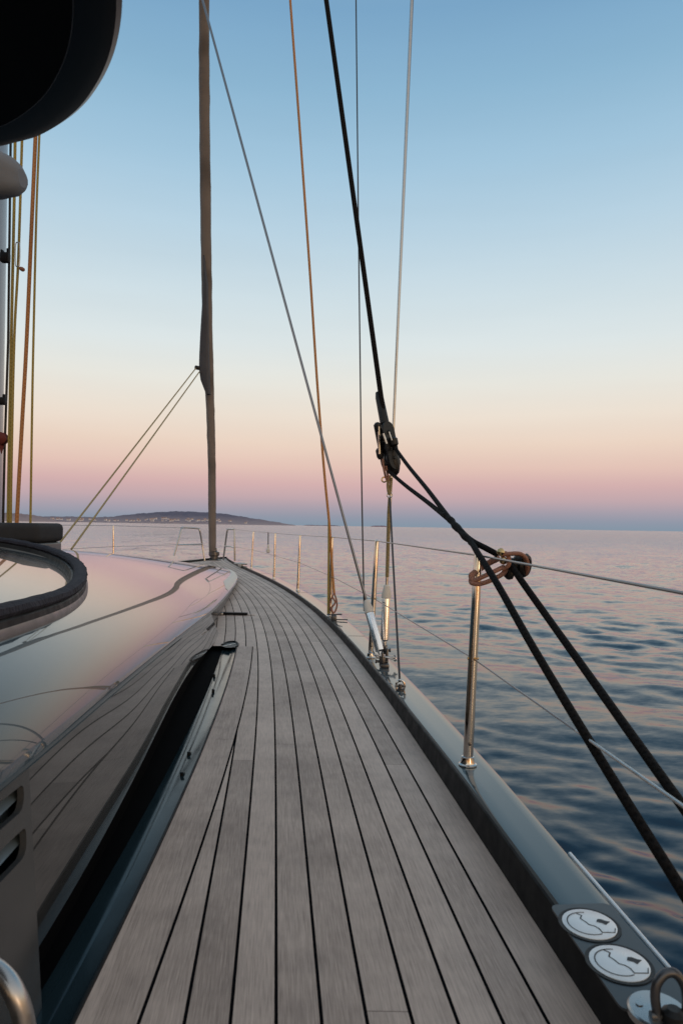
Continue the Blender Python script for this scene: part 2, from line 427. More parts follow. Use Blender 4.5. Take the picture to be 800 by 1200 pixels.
# ------------------------------------------------------------------ toe rail (starboard, visible) and its port twin
def build_rail(sg, label):
    fx = (lambda x: x) if sg > 0 else (lambda x: 2*XC-x)
    root = empty('toe_rail', (fx(Xe(2)), 2, 0), label, 'rail')
    Ds = list(np.linspace(-2.8, 17.3, 130))
    cap = MB(); face = MB()
    rows = []; rows2 = []
    for D in Ds:
        z = zcap(D); xi = Xe(D)+.010; xo = Xo(D)
        wd = xo-xi
        rows.append([(fx(xi), D, z-.010), (fx(xi+.003), D, z-.002), (fx(xi+.012), D, z), (fx(xi+wd*.35), D, z), (fx(xi+wd*.7), D, z), (fx(xo-.016), D, z), (fx(xo-.004), D, z-.004), (fx(xo), D, z-.012), (fx(xo), D, z-.03)])
        rows2.append([(fx(xi+.002), D, z-.010), (fx(xi-.004), D, z-.014), (fx(xi-.008), D, z*.5), (fx(xi-.010), D, .012), (fx(xi-.011), D, -.01)])
    cap.grid(rows); face.grid(rows2)
    part('rail_cap', cap, GEL, root); part('bulwark_face', face, BLACKP, root)
    return root
rail = build_rail(1, 'glossy grey rail cap with black inner face along the starboard deck edge')
build_rail(-1, 'low grey rail along the far port deck edge beyond the cabin top')

# fine joints across the cap and small fixing screws
for Dj in (5.1, 8.4, 11.6):
    z = zcap(Dj); m_ = MB(); m_.box(((Xe(Dj)+Xo(Dj))/2+.004, Dj, z-.0005), (Xo(Dj)-Xe(Dj)-.03, .0025, .003), None); part('cap_joint', m_, BLACKP, rail)
# rub strip outside the cap
rs = MB()
rs.tube([(Xo(D)+.004, D, zcap(D)-.004) for D in np.linspace(.2, 1.68, 24)], .0042, 8)
part('rub_strip', rs, WHITEC, rail)
# filler plate with two caps
cA = backproj(690, 1087, zcap); cB = backproj(725, 1133, zcap)
def cap_frame(D):
    ax = Vector((Xo(D+.1)-Xo(D-.1), .2, 0)).normalized()         # along the rail
    ay = Vector((0, 0, 1)).cross(ax)                               # inboard
    return ax, ay
ax, ay = cap_frame(1.3)
mid = (cA+cB)/2; zc_ = zcap(1.3)+.0045
pl = MB(); L2, W2, rc = .155, .064, .016
outl = []
for cxx, cyy, a0 in ((L2-rc, W2-rc, 0), (-L2+rc, W2-rc, 90), (-L2+rc, -W2+rc, 180), (L2-rc, -W2+rc, 270)):
    for k in range(6):
        a = R(a0+k*18); outl.append((cxx+rc*math.cos(a), cyy+rc*math.sin(a)))
pl.prism(outl, Vector((mid.x, mid.y, zc_-.004))-ax*.02-ay*.0125, ax, ay, .0045)
plate = part('filler_plate', pl, PLATED, rail, 'dark grey recessed plate carrying two white filler caps')
for c in (cA, cB):
    o0 = Vector((c.x, c.y, zc_+.001))
    fm = MB(); fm.lathe(o0, (0, 0, 1), [(0, .059), (.0012, .059), (.0016, .0545), (.0008, .053)], 40)
    fm.lathe(o0, (0, 0, 1), [(.0, .0515), (.002, .0515), (.0026, .0505), (.0027, .01)], 40, mi=1)
    # engraved mark: arc, stepped line, base line, small dark slot
    zz = o0+Vector((0, 0, .0033))
    def stroke(pts, w=.0011):
        vs, fs = [], []
        pts = [Vector(p) for p in pts]
        for i, p in enumerate(pts):
            t = (pts[min(i+1, len(pts)-1)]-pts[max(i-1, 0)]).normalized(); n = Vector((-t.y, t.x))
            for s_ in (1, -1):
                q = p+n*w*s_; vs.append(zz+ax*q.y+ay*(-q.x))
        for i in range(len(pts)-1): fs.append((2*i, 2*i+1, 2*i+3, 2*i+2))
        if len(pts) < 15:
            vs, fs = [], []
            for a_, b_ in zip(pts[:-1], pts[1:]):
                t = (b_-a_).normalized(); n = Vector((-t.y, t.x)); j = len(vs)
                for q in (a_-t*w+n*w, a_-t*w-n*w, b_+t*w-n*w, b_+t*w+n*w): vs.append(zz+ax*q.y+ay*(-q.x))
                fs.append((j, j+1, j+2, j+3))
        fm.add(vs, fs, None, 2)
    stroke([(.038*math.cos(R(a))-.004, .038*math.sin(R(a))) for a in range(75, 292, 9)])
    stroke([(-.012,.037),(-.004,.027),(-.011,.017),(-.005,.004),(-.003,-.004),(.006,-.010),(.011,-.018),(.012,-.031),(.036,-.033)], .00115)
    stroke([(.036,-.033),(.043,-.020)], .0009)
    bl = [(.016,.004),(.022,.013),(.03,.012),(.036,.006),(.044,.003),(.036,-.003),(.03,-.008),(.026,-.001)]
    fm.add([zz+ax*y+ay*(-x) for x, y in bl], [tuple(range(len(bl)))], None, 2)
    me = fm.mesh('filler_cap'); me.transform(Matrix.Translation(-Vector(rail.location)))
    link('filler_cap', me, [PLASTIC, WHITEC, INK], plate)

# padeye with upright shackle at lower right
pc = backproj(771, 1194, zcap); pc.z = zcap(1.1)+.003
pad = empty('padeye', pc, 'steel shackle upright on a round deck plate, lower right corner', 'shackle')
m_ = MB(); m_.lathe(pc, (0, 0, 1), [(0, .047), (.010, .047), (.013, .044), (.014, .012)], 40)
m_.lathe(pc-ay*-.026+ax*.012+Vector((0, 0, .0142)), (0, 0, 1), [(0, .006), (.001, .006)], 12)
part('base_disc', m_, STEELD, pad)
m_ = MB()
lo = pc+Vector((.012, -.02, .012))
loop = [lo+Vector((-.022, 0, 0)), lo+Vector((-.026, .002, .03)), lo+Vector((-.022, .004, .052)), lo+Vector((-.008, .006, .066)), lo+Vector((.008, .006, .066)), lo+Vector((.02, .004, .05)), lo+Vector((.024, .002, .03)), lo+Vector((.022, 0, 0))]
m_.tube(smooth_path(loop, 6), .0075, 12)
m_.tube([lo+Vector((-.034, 0, .004)), lo+Vector((.034, 0, .004))], .007, 12)
part('shackle_bow', m_, DARKST, pad)
m_ = MB(); m_.lathe(lo+Vector((0, -.006, -.006)), (0, 0, 1), [(0, .02), (.02, .018), (.026, .01)], 16)
part('swivel_post', m_, PLASTIC, pad)

# ------------------------------------------------------------------ coachroof
root = empty('coachroof', (XC, 4, 0), 'long low cabin top with glossy grey-blue roof and dark side mirroring the deck planks', 'cabin')
roof = MB(); Ds = sorted(set(list(np.linspace(-.9, 12, 110))+list(np.linspace(12, 13.5, 40)))); rows = []
for D in Ds:
    xe, ze = Xr(D), Zr(D); row = []
    half = xe-XC; lip = min(.035, .8*half+.001)
    sec = [(xe-lip, ze-.030), (xe-lip*.35, ze-.027), (xe-.003, ze-.020), (xe, ze-.012), (xe-min(.0015, half*.2), ze-.006)]
    for k in range(0, 45):
        t = (k/44)**2.1; x = xe-min(.006, half*.5)-(half-min(.006, half*.5))*t
        sec.append((x, roof_z(x, D)))
    full = sec+[(2*XC-x, z) for x, z in sec[-2::-1]]
    rows.append([(x, D, z) for x, z in full])
roof.grid(rows)
last = rows[-1]
roof_o = part('roof', roof, ROOFP, root)
tr = MB(); rows = []
for D in np.linspace(7.6, 12.6, 50):
    xe = Xr(D); k = min(1, (D-7.6)/.6, (12.6-D)/.6)
    rows.append([(xe-.012, D, roof_z(xe-.012, D)+.0015), (xe-.03, D, roof_z(xe-.03, D)+.004), (xe-.03-.07*k, D, roof_z(xe-.03-.07*k, D)+.004), (xe-.04-.07*k, D, roof_z(xe-.04-.07*k, D)+.0015)])
tr.grid(rows); part('nose_trim', tr, WHITECAP, root, 'pale trim strip around the forward rounded corner')
# side
_tl = smooth_table([1, 1.3, 1.8, 2.4, 3.2, 4.0, 4.9, 5.6], [.045, .07, .15, .225, .275, .31, .42, .40], .3)
def side_x(D, z):                      # slight tumblehome
    zt = Zr(D)-.018; tl = float(np.interp(D, _DD, _tl))
    return Xr(D)-.012+tl*(zt-z)
def lower_edge(D):                     # overhang ends where its mirror image of the gutter would begin
    zt = Zr(D)-.018; best = .0
    for z in np.linspace(zt-.02, -.015, 160):
        p = Vector((side_x(D, z), D, z)); e = .02
        n = Vector((1, -(side_x(D+e, z)-side_x(D-e, z))/(2*e), -(side_x(D, z+e)-side_x(D, z-e))/(2*e))).normalized()
        d = (p-CAM).normalized(); r = d-2*d.dot(n)*n
        if r.z > -1e-4: continue
        h = p+r*(z/-r.z)
        if z > 0 and h.x < Xm(h.y)-.040 and h.y < GEND: return z
        if z <= 0: return z
    return -.015
_sd = np.linspace(1.0, 5.6, 47); _zb = np.array([lower_edge(q) for q in _sd]); _pz = np.polyfit(_sd, _zb, 4)
0 and print('side lower edge', [(round(float(a), 2), round(float(b), 3)) for a, b in zip(_sd[::6], _zb[::6])])
def side_pt(D, t):                     # t 0 top .. 1 bottom
    zt = Zr(D)-.018; zb = min(zt-.02, float(np.polyval(_pz, min(5.6, max(1, D))))); z = zt+(zb-zt)*t
    return Vector((side_x(D, z), D, z))
def grid_uv2(name, rows, U, W, mat_, parent):
    mb = MB(); mb.grid(rows, U); me = mb.mesh(name)
    me.transform(Matrix.Translation(-Vector(parent.location)))
    l = me.uv_layers.new(name='Inner'); l.data.foreach_set('uv', np.tile(np.array([1.0, 0], dtype=np.float32), len(me.loops)))
    return link(name, me, mat_, parent)
rows, U = [], []
DSIDE = 1.288
for D in np.linspace(DSIDE, 5.52, 60):
    r, u = [], []
    hgt = (side_pt(D, 0)-side_pt(D, 1)).length
    for k in range(25):
        p = side_pt(D, k/24); r.append(p); u.append((float(np.interp(k/24, [0, .09, .2, .35, .51, .66, 1], [0, .05, .102, .154, .206, .258, .300])), D))
    rows.append(r); U.append(u)
sd_ = MB(); sd_.grid(rows); part('side_panel', sd_, SIDEP, root)
# closing face at the forward end of the teak side and low front skirt
sk = MB(); rows = []
for D in np.concatenate([np.linspace(5.52, 12, 40), np.linspace(12.1, 13.46, 24)]):
    x = Xr(D)-.03; rows.append([(x, D, Zr(D)-.02), (x-.002, D, -.004)])
sk.grid(rows)
p0, p1 = side_pt(5.52, 0), side_pt(5.52, 1)
sk.add([p0, p1, (Xr(5.52)-.05, 5.53, -.004), (Xr(5.52)-.05, 5.53, p0.z)], [(0, 1, 2, 3)])
part('front_skirt', sk, GREYPLATE, root)
# port side plain skirt
sk = MB(); sk.grid([[(2*XC-Xr(D)+.03, D, Zr(D)-.02), (2*XC-Xr(D)+.03, D, -.004)] for D in np.linspace(-.8, 13.46, 60)])
part('port_side', sk, GREYPLATE, root)
# recessed plinth under the side, blackened to hold the gap's shadow
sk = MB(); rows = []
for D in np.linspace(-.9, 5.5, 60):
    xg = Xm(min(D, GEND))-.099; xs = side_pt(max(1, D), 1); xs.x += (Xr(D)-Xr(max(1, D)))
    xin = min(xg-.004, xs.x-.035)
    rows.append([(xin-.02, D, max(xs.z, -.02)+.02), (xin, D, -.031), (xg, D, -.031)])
sk.grid(rows); part('plinth', sk, GAPSHADE, root)
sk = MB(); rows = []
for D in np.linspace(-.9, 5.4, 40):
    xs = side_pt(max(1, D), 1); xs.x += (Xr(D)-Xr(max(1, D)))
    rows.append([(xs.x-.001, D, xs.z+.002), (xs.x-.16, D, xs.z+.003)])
sk.grid(rows); part('side_underside', sk, GAPSHADE, root)

# grey side plate with two vent slots, aft of the teak
A0 = Vector((-.515, .30, .10)); A1 = Vector((-.574, DSIDE, .10))
adir = (A1-A0); adir.z = 0; Lp = adir.length; adir.normalize()
tilt = (side_pt(DSIDE, 0)-side_pt(DSIDE, 1)); upv = (tilt-adir*tilt.dot(adir)).normalized()
base = side_pt(DSIDE, 1)-adir*Lp+Vector((0, 0, 0))
def zroof_on(s):                       # plate top follows the roof edge
    D = base.y+adir.y*s; return (Zr(D)-.017-base.z)/upv.z
def slot(x0, x1, y0, y1, slope, r=.012):
    pts = []
    for cx_, cy_, a0 in ((x1-r, y1-r, 0), (x0+r, y1-r, 90), (x0+r, y0+r, 180), (x1-r*2.2, y0+r*2.2, 270)):
        rr = r if a0 != 270 else r*2.2
        for k in range(6):
            a = R(a0+k*18); x = cx_+rr*math.cos(a); pts.append((x, cy_+rr*math.sin(a)-(x-x1)*slope))
    return pts
cu = bpy.data.curves.new('side_plate', 'CURVE'); cu.dimensions = '2D'; cu.fill_mode = 'BOTH'; cu.extrude = .006
def spl(pts):
    s_ = cu.splines.new('POLY'); s_.points.add(len(pts)-1); s_.use_cyclic_u = True
    for q, p in zip(s_.points, pts): q.co = (p[0], p[1], 0, 1)
outer = [(0, -.10), (Lp, -.10)]+[(s_, zroof_on(s_)) for s_ in np.linspace(Lp, 0, 8)]
slope = .055
S1 = slot(Lp-.30, Lp-.028, zroof_on(Lp)-.067, zroof_on(Lp)-.022, slope); S2 = slot(Lp-.30, Lp-.028, zroof_on(Lp)-.150, zroof_on(Lp)-.100, slope)
spl(outer); spl(S1); spl(S2)
tmp = bpy.data.objects.new('tmp_plate', cu); COL.objects.link(tmp); bpy.context.view_layer.update()
dg = bpy.context.evaluated_depsgraph_get()
pme = bpy.data.meshes.new_from_object(tmp.evaluated_get(dg)); bpy.data.objects.remove(tmp)
nrm = adir.cross(upv).normalized()
Mp = Matrix((adir, upv, nrm)).transposed().to_4x4(); Mp.translation = base+nrm*.003
pme.transform(Matrix.Translation(-Vector(root.location)) @ Mp)
pme.materials.clear()
plate_o = link('vent_plate', pme, GREYPLATE, root)
plate_o['label'] = 'plain grey side plate with two rounded vent slots'
vb = MB()
for S in (S1, S2):
    ctr = Vector((sum(p[0] for p in S)/len(S), sum(p[1] for p in S)/len(S)))
    q = base+adir*ctr.x+upv*ctr.y-nrm*.035
    a_, b_ = adir*.17, upv*.045
    vb.add([q-a_-b_, q+a_-b_, q+a_+b_, q-a_+b_], [(0, 1, 2, 3)])
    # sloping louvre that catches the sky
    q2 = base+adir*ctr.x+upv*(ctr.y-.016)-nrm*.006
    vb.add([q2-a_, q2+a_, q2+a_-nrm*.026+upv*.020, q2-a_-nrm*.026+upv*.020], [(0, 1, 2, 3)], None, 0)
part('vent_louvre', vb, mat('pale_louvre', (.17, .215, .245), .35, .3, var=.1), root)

# ------------------------------------------------------------------ gutter along the cabin side
root_g = empty('deck_gutter', (Xm(3), 3, -.03), 'narrow glossy teal gutter between teak deck and cabin side', 'gutter')
g1, g2 = MB(), MB(); r1, r2 = [], []
for D in np.linspace(-.9, GEND, 60):
    x = Xm(D)
    k = 1.0 if D < 4.2 else 1-.35*((D-4.2)/(GEND-4.2))**2
    r1.append([(x+.002, D, -.002), (x-.004, D, -.002), (x-.006, D, -.016), (x-.012, D, -.018), (x-.050*k, D, -.020)])
    r2.append([(x-.050*k, D, -.0225), (x-.053*k, D, -.028), (x-.098*k, D, -.026), (x-.104, D, -.028)])
g1.grid(r1); g2.grid(r2)
part('outer_channel', g1, GUTTER, root_g); part('inner_channel', g2, GUTTER, root_g)
m_ = MB(); m_.tube([(Xm(D)+.001, D, .001) for D in np.linspace(-.9, GEND, 50)], .0045, 6)
part('rubber_lip', m_, BLACKP, root_g)
for px, py in ((222, 884), (214, 908), (251, 792), (250, 810)):
    m_ = MB(); q = P(px, py, z=-.02)
    m_.box(q, (.012, .03, .014), None, .003); m_.lathe(q+Vector((0, -.012, .006)), (0, 0, 1), [(0, .006), (.008, .006), (.009, .003)], 10)
    part('drain_clip', m_, PLASTIC, root_g)
# forward end fitting: rounded cup with crossed vanes
ec = P(265, 757, z=0)
end = MB()
pts = [(Xm(GEND)+.004, GEND-.05, .003), (Xm(GEND)+.004, GEND+.03, .003), (Xm(GEND)-.02, GEND+.13, .003), (Xm(GEND)-.055, GEND+.17, .003), (Xm(GEND)-.095, GEND+.13, .003), (Xm(GEND)-.11, GEND+.02, .003)]
end.tube(smooth_path(pts, 6), .008, 8)
part('end_rim', end, BLACKP, root_g)
m_ = MB(); xx = Xm(GEND)-.05
m_.box((xx, GEND+.05, -.002), (.012, .19, .006), Matrix.Rotation(R(28), 3, 'Z'), .002)
m_.box((xx, GEND+.05, .002), (.012, .19, .006), Matrix.Rotation(R(-30), 3, 'Z'), .002)
part('end_vane', m_, STEELD, root_g)
m_ = MB(); cpts = [(xx+.055*math.cos(R(a)), GEND+.05+.12*math.sin(R(a)), .0015) for a in range(0, 360, 15)]
m_.add(cpts, [tuple(range(len(cpts)))]); part('end_pan', m_, PLASTIC, root_g)

# black flush bar lying across the side deck
q = P(274, 718.5, z=.02); wpx = 32*q.y/F
bar = empty('deck_bar', (q.x, q.y, 0), 'short flat black bar lying across the planks beside the cabin corner', 'bar')
m_ = MB(); m_.box((q.x, q.y, .016), (wpx, .05, .022), Matrix.Rotation(R(-2), 3, 'Z'), .005)
part('bar_body', m_, BLACKP, bar)
m_ = MB(); m_.box((q.x-wpx*.42, q.y-.02, .014), (.03, .06, .026), None, .006)
part('bar_bracket', m_, STEELD, bar)
m_ = MB(); m_.box((q.x+wpx*.58, q.y+.005, .005), (.10, .008, .008), None, .002)
part('latch_pin', m_, STEELD, bar)

# ------------------------------------------------------------------ skylight rim, cushion, seat
rim_path = [(-.66,.4), (-.77,1.2), (-.90,2.1), (-1.04,2.7), (-1.23,3.25), (-1.41,3.66), (-1.61,4.0), (-1.87,4.28), (-2.35,4.48), (-2.95,4.55)]
rp = smooth_path([(x, y, 0) for x, y in rim_path], 14)
rp = rp+[Vector((2*XC-p.x, p.y, 0)) for p in rp[-2::-1]]
root_s = empty('skylight', (XC, 3, .7), 'dark glass skylight in the cabin top, ringed by thick padded black rim', 'skylight')
def sweep(prof, wob=0):
    rows = []
    for i, p in enumerate(rp):
        t = (rp[min(i+1, len(rp)-1)]-rp[max(i-1, 0)]).normalized(); n = Vector((t.y, -t.x, 0))   # outward to starboard/forward
        zb = roof_z(p.x if p.x > XC else 2*XC-p.x, p.y); r = []
        for k, (a, h) in enumerate(prof):
            w_ = wob*(math.sin(i*1.9+k*.4)+.6*math.sin(i*.83+k)) if wob else 0
            r.append(p+n*(a+w_)+Vector((0, 0, zb+h*1.0-.034+w_*.6)))
        rows.append(r)
    mb = MB(); mb.grid(rows, close=True); return mb
part('track', sweep([(.035,-.03),(.038,.012),(.030,.018),(.030,.034),(.024,.046),(-.05,.046),(-.06,.0),(-.06,-.03)]), RIMB, root_s)
part('gasket', sweep([(.022,.046),(.020,.062),(.012,.07),(-.045,.07),(-.05,.046)]), BLACKP, root_s)
part('padded_roll', sweep([(.020,.070),(.026,.080),(.022,.094),(.006,.102),(-.014,.102),(-.030,.093),(-.034,.080),(-.026,.070)], .0022), RUBB, root_s)
gm = MB(); rows = []
for i, p in enumerate(rp):
    if p.x < XC: break
    rows.append([(p.x-.04, p.y-.02, roof_z(p.x, p.y)+.012), ((p.x+XC)/2, p.y-.04, max(roof_z(p.x, p.y), roof_z((p.x+XC)/2, p.y-.04))+.012), (XC, p.y-.05, max(roof_z(p.x, p.y), roof_z(XC, p.y-.05))+.012)])
gm.grid(rows)
gm2 = [[(2*XC-x, y, z) for x, y, z in r] for r in rows]; gm.grid(gm2)
part('glass', gm, GLASS, root_s)

cA_ = P(71, 640, D=5.1)
seat = empty('seat_base', (-3.0, 5.2, .60), 'dark grey low seat plinth below the charcoal cushion on the cabin top', 'seat')
zb0 = roof_z(-2.1, 5.1)
m_ = MB(); m_.box((-3.0, 5.28, .645), (1.53, .42, .15), Matrix.Rotation(R(-1.5), 3, 'Z'), .018, 3); part('plinth_box', m_, CUSHB, seat)
m_ = MB(); m_.box((-3.0, 5.07, .65), (1.50, .006, .006), Matrix.Rotation(R(-1.5), 3, 'Z')); part('trim_line', m_, BLACKP, seat)
m_ = MB(); m_.box((-3.0, 5.26, .792), (1.57, .46, .145), Matrix.Rotation(R(-1.5), 3, 'Z'), .042, 5)
cu_o = link('cushion', m_.mesh('cushion'), CUSH); tag(cu_o, 'charcoal grey rounded bolster cushion on the cabin top by the mast', 'cushion')
for v in cu_o.data.vertices:
    v.co.z += .004*math.sin(v.co.x*7)+.003*math.sin(v.co.x*17+1)

# ------------------------------------------------------------------ hardtop overhead
ZH = 1.80
ht_px = [(143.5,-40),(143.5,0),(142,30),(137,58),(129,82),(117,105),(100,128),(78,147),(50,163),(22,171),(0,176),(-60,186),(-160,196)]
hp = [P(x, y, z=ZH) for x, y in ht_px]
hp = smooth_path(hp, 5)
tail = hp[-1]; head = hp[0]
roofpoly = [Vector((head.x+.03, -.6, ZH))]+hp+[Vector((-2.6, tail.y+.25, ZH)), Vector((-5.2, tail.y+.1, ZH)), Vector((-5.6, -.6, ZH))]
ht = empty('hardtop', (-2.6, .6, ZH), 'black hardtop roof corner with rounded edge and thin seam, overhead at upper left', 'roof')
cen = Vector((-2.6, .1, ZH))
def inset(p, d, z):
    v = Vector((cen.x-p.x, cen.y-p.y, 0)).normalized(); return Vector((p.x, p.y, z))+v*d
rows = []
for d, z in ((.19, ZH+.012), (.10, ZH+.006), (.035, ZH), (.01, ZH+.004), (0, ZH+.014), (.002, ZH+.035), (.03, ZH+.06), (.3, ZH+.10)):
    rows.append([inset(p, d, z) for p in roofpoly])
# inner seam follows the edge in the photo about 30 px inside it
m_ = MB(); m_.grid(rows, close=True); m_.add(rows[-1], [tuple(range(len(roofpoly)))]); part('rim', m_, HARDRIM, ht)
m_ = MB(); m_.add([p+Vector((0, 0, -.001)) for p in rows[0]], [tuple(range(len(roofpoly)))]); 
m_.grid([[p+Vector((0, 0, -.001)) for p in rows[0]], [inset(p, .085, ZH+.003) for p in roofpoly]], close=True)
part('underside_panel', m_, HARD, ht)
m_ = MB(); m_.tube([inset(p, .083, ZH+.003) for p in roofpoly[1:-3]], .0012, 6); part('seam', m_, SEAMW, ht)

# bundle of pale sail beneath it
sb0 = P(27, 206, D=5.0)
sw = MB(); rows = []
for t, r in ((0, .06), (.012, .09), (.06, .13), (.16, .165), (.3, .182), (.6, .19), (1.2, .2), (2.6, .2)):
    c = sb0+Vector((-t, -t*.25, -.02+.05*t)); row = []
    for k in range(20):
        w = 2*math.pi*k/20; q = 1+.06*math.sin(3*w+1)+.04*math.sin(5*w+t*4)
        row.append(c+Vector((.10*math.cos(w)*r, math.cos(w)*r*q, math.sin(w)*r*q*1.05)))
    rows.append(row)
sw.grid(rows, close=True); sw.add(rows[0], [tuple(range(20))])
tag(link('sail_bundle', sw.mesh('sail_bundle', True, 70), SAILW), 'pale grey rolled sail end tucked beneath the black hardtop', 'sail')

# ------------------------------------------------------------------ mast and halyards
MD = 6.0
mb_ = P(-23, 640, D=MD); mt_ = P(-15.5, 236, D=MD)
md = (mt_-mb_).normalized()
top = mb_+md*(42/md.z)
mast = empty('mast', (mb_.x, mb_.y, .55), 'pale grey mast at the left picture edge with black fittings', 'mast')
m_ = MB(); rows = []
for t in np.linspace(0, 1, 14):
    c = Vector((mb_.x, mb_.y, .5)).lerp(top, t); k = 1-.35*t
    rows.append([c+Vector((.145*k*math.cos(a), .25*k*math.sin(a), 0)) for a in np.linspace(0, 2*math.pi, 24, endpoint=False)])
m_.grid(rows, close=True); part('spar', m_, MASTM, mast)
m_ = MB(); m_.tube([P(12, 236, D=MD-.05), P(10, 400, D=MD-.05), P(6, 520, D=MD-.05), P(4.2, 600, D=MD-.05), P(4, 640, D=MD-.05)], .011, 8)
up_ = (P(12, 236, D=MD-.05)-P(10, 400, D=MD-.05)).normalized(); m_.tube([P(12, 236, D=MD-.05), P(12, 236, D=MD-.05)+up_*8], .011, 8)
part('track', m_, PLASTIC, mast)
for px, py, w, h in ((6.5, 302, .075, .12), (1.5, 470, .08, .09)):
    m_ = MB(); q = P(px, py, D=MD-.2)
    m_.box(q, (w, .06, h*.7), None, .012); m_.box(q+Vector((w*.35, 0, h*.4)), (.02, .04, h*.5), None, .006); m_.box(q+Vector((-w*.35, 0, h*.35)), (.018, .04, h*.4), None, .006)
    part('cleat', m_, BLACKP, mast)
m_ = MB(); q = P(1.5, 514, D=MD-.2); m_.lathe(q+Vector((0, -.03, 0)), (0, 1, 0), [(0, .03), (.006, .055), (.012, .045), (.048, .045), (.054, .055), (.06, .03)], 20)
m_.prism([(-.03, -.03), (.03, -.03), (.0, -.13)], q+Vector((0, .02, 0)), (1, 0, 0), (0, 0, 1), .01)
part('mast_block', m_, REDM, mast)

def lineup(pts_px, D0, D1, r, mat_, name, label, cat, group=None, ztop=None, n=10, extend=True, zend=None):
    """a line through surveyed points; depth runs from D0 (first point) to D1 (last point)"""
    n_ = len(pts_px); pts = []
    for i, (x, y) in enumerate(pts_px):
        f = (pts_px[0][1]-y)/(pts_px[0][1]-pts_px[-1][1]); pts.append(P(x, y, D=D0+(D1-D0)*f))
    pts = smooth_path(pts, n)
    if extend:
        d = (pts[-1]-pts[-4]).normalized(); zt = ztop or 20
        for k in range(1, 9): pts.append(pts[-1]+d*((zt-pts[-1].z)/d.z/(9-k)))
    mb = MB(); mb.tube(pts, r, 10)
    o = link(name, mb.mesh(name), mat_); tag(o, label, cat, group); return o
HG = 'halyards running down beside the mast'
lineup([(9.5,655),(10.5,560),(13.5,400),(17,236),(18,170)], MD-.3, MD-.3, .0125, OLIVE, 'halyard', 'olive halyard closest to the mast, beside its black track', 'rope', HG, 25)
lineup([(12.5,655),(13.5,560),(17,400),(22,300),(26,170)], MD-.35, MD-.35, .011, OLIVE, 'halyard', 'olive halyard carrying the small steel hook, second out from mast', 'rope', HG, 25)
lineup([(19,655),(20,612),(26,500),(31.5,400),(38,250),(41.5,170)], MD-.4, MD-.4, .016, RUST, 'halyard', 'thick rust-orange halyard, leaning away from the mast', 'rope', HG, 25)
lineup([(35,655),(36,612),(38,480),(39.5,400),(43,250),(46,170)], MD-.4, MD-.4, .0095, OLIVE, 'halyard', 'thin olive halyard farthest to the right of the mast group', 'rope', HG, 25)
# steel hook on the second halyard
hk = empty('snap_hook', P(22, 300, D=5.6), 'slim steel snap hook hanging on an olive halyard', 'hook')
m_ = MB(); a0 = P(21.3, 284, D=5.6); b0 = P(20.6, 312, D=5.6)
m_.tube(smooth_path([a0, a0+Vector((.016, 0, -.02)), b0+Vector((.018, 0, .02)), b0, b0+Vector((-.016, 0, .02)), a0+Vector((-.018, 0, -.02)), a0], 5), .0045, 8)
part('hook_frame', m_, STEELD, hk)
m_ = MB(); m_.lathe(P(23.5, 314, D=5.6), (1, 0, -.5), [(0, .012), (.02, .018), (.036, .016), (.045, .006)], 12); part('hook_knob', m_, STRAP, hk)

# ------------------------------------------------------------------ furled headsail
fs_px = [(249.5,652),(249,640),(248.5,560),(247.2,500),(245.5,452),(243.3,380),(241.8,300),(240.5,200),(239.5,100),(239.2,0)]
fd = [16.6, 16.58, 16.3, 16.05, 15.85, 15.5, 15.1, 14.55, 14.0, 13.4]
fpts = [P(x, y, D=d) for (x, y), d in zip(fs_px, fd)]
ws = [8, 8.5, 9, 9.5, 10.5, 11.5, 12.5, 12.5, 12.5, 12.2]
d_ = (fpts[-1]-fpts[-3]).normalized(); ext = [fpts[-1]+d_*k for k in (3, 8, 15, 22, 29)]
fr_ = [w*d/F/2 for w, d in zip(ws, fd)]+[.085, .07, .06, .05, .04]
sp = smooth_path(fpts+ext, 16)
fr2 = list(np.interp(np.linspace(0, len(fr_)-1, len(sp)), range(len(fr_)), fr_))
fs = empty('furled_headsail', fpts[0], 'furled grey-brown headsail rolled around the forestay at the bow', 'sail')
m_ = MB(); rows = []
for i, p in enumerate(sp):
    row = []
    for k in range(18):
        w = 2*math.pi*k/18; ridge = 1+.018*math.sin(2*w+i*.3)+.022*math.sin(5*w-i*.9)
        if abs(((w+i*.35) % (2*math.pi))-.2) < .35: ridge += .05
        row.append(p+Vector((math.cos(w)*fr2[i]*ridge, math.sin(w)*fr2[i]*ridge, 0)))
    rows.append(row)
m_.grid(rows, close=True); part('rolled_sail', m_, SAILC, fs)
m_ = MB(); rows = []
cl = [(240.0,300,238.5),(238.5,330,243),(236.6,360,243.5),(234.8,390,244),(233.6,415,244.5),(233.2,432,245),(235,445,245.5),(241.5,462,246)]
for i, (xl, y, xr) in enumerate(cl):
    D = float(np.interp(y, [300, 462], [15.0, 15.75]))-.12
    a, b = P(xl, y, D=D), P(xr, y, D=D); th = .05
    rows.append([a, a.lerp(b, .3)+Vector((0, -th, 0)), a.lerp(b, .8)+Vector((0, -th*1.3, 0)), b+Vector((0, -.02, 0)), b+Vector((0, .1, 0)), a.lerp(b, .4)+Vector((0, .07, 0))])
m_.grid(rows, close=True); part('clew', m_, SAILD, fs)
m_ = MB(); m_.box(P(231.5, 431, D=15.5), (.13, .09, .09), Matrix.Rotation(R(12), 3, 'Y'), .03, 3); part('clew_block', m_, PLASTIC, fs)
m_ = MB(); b0 = fpts[0]; m_.lathe(Vector((b0.x+.03, b0.y, 0.0)), (0, 0, 1), [(0, .16), (.02, .16), (.03, .10), (.10, .10), (.12, .13), (.2, .13), (.22, .07), (.30, .06)], 20); part('furling_drum', m_, DARKST, fs)
SG = 'headsail sheets from the clew'
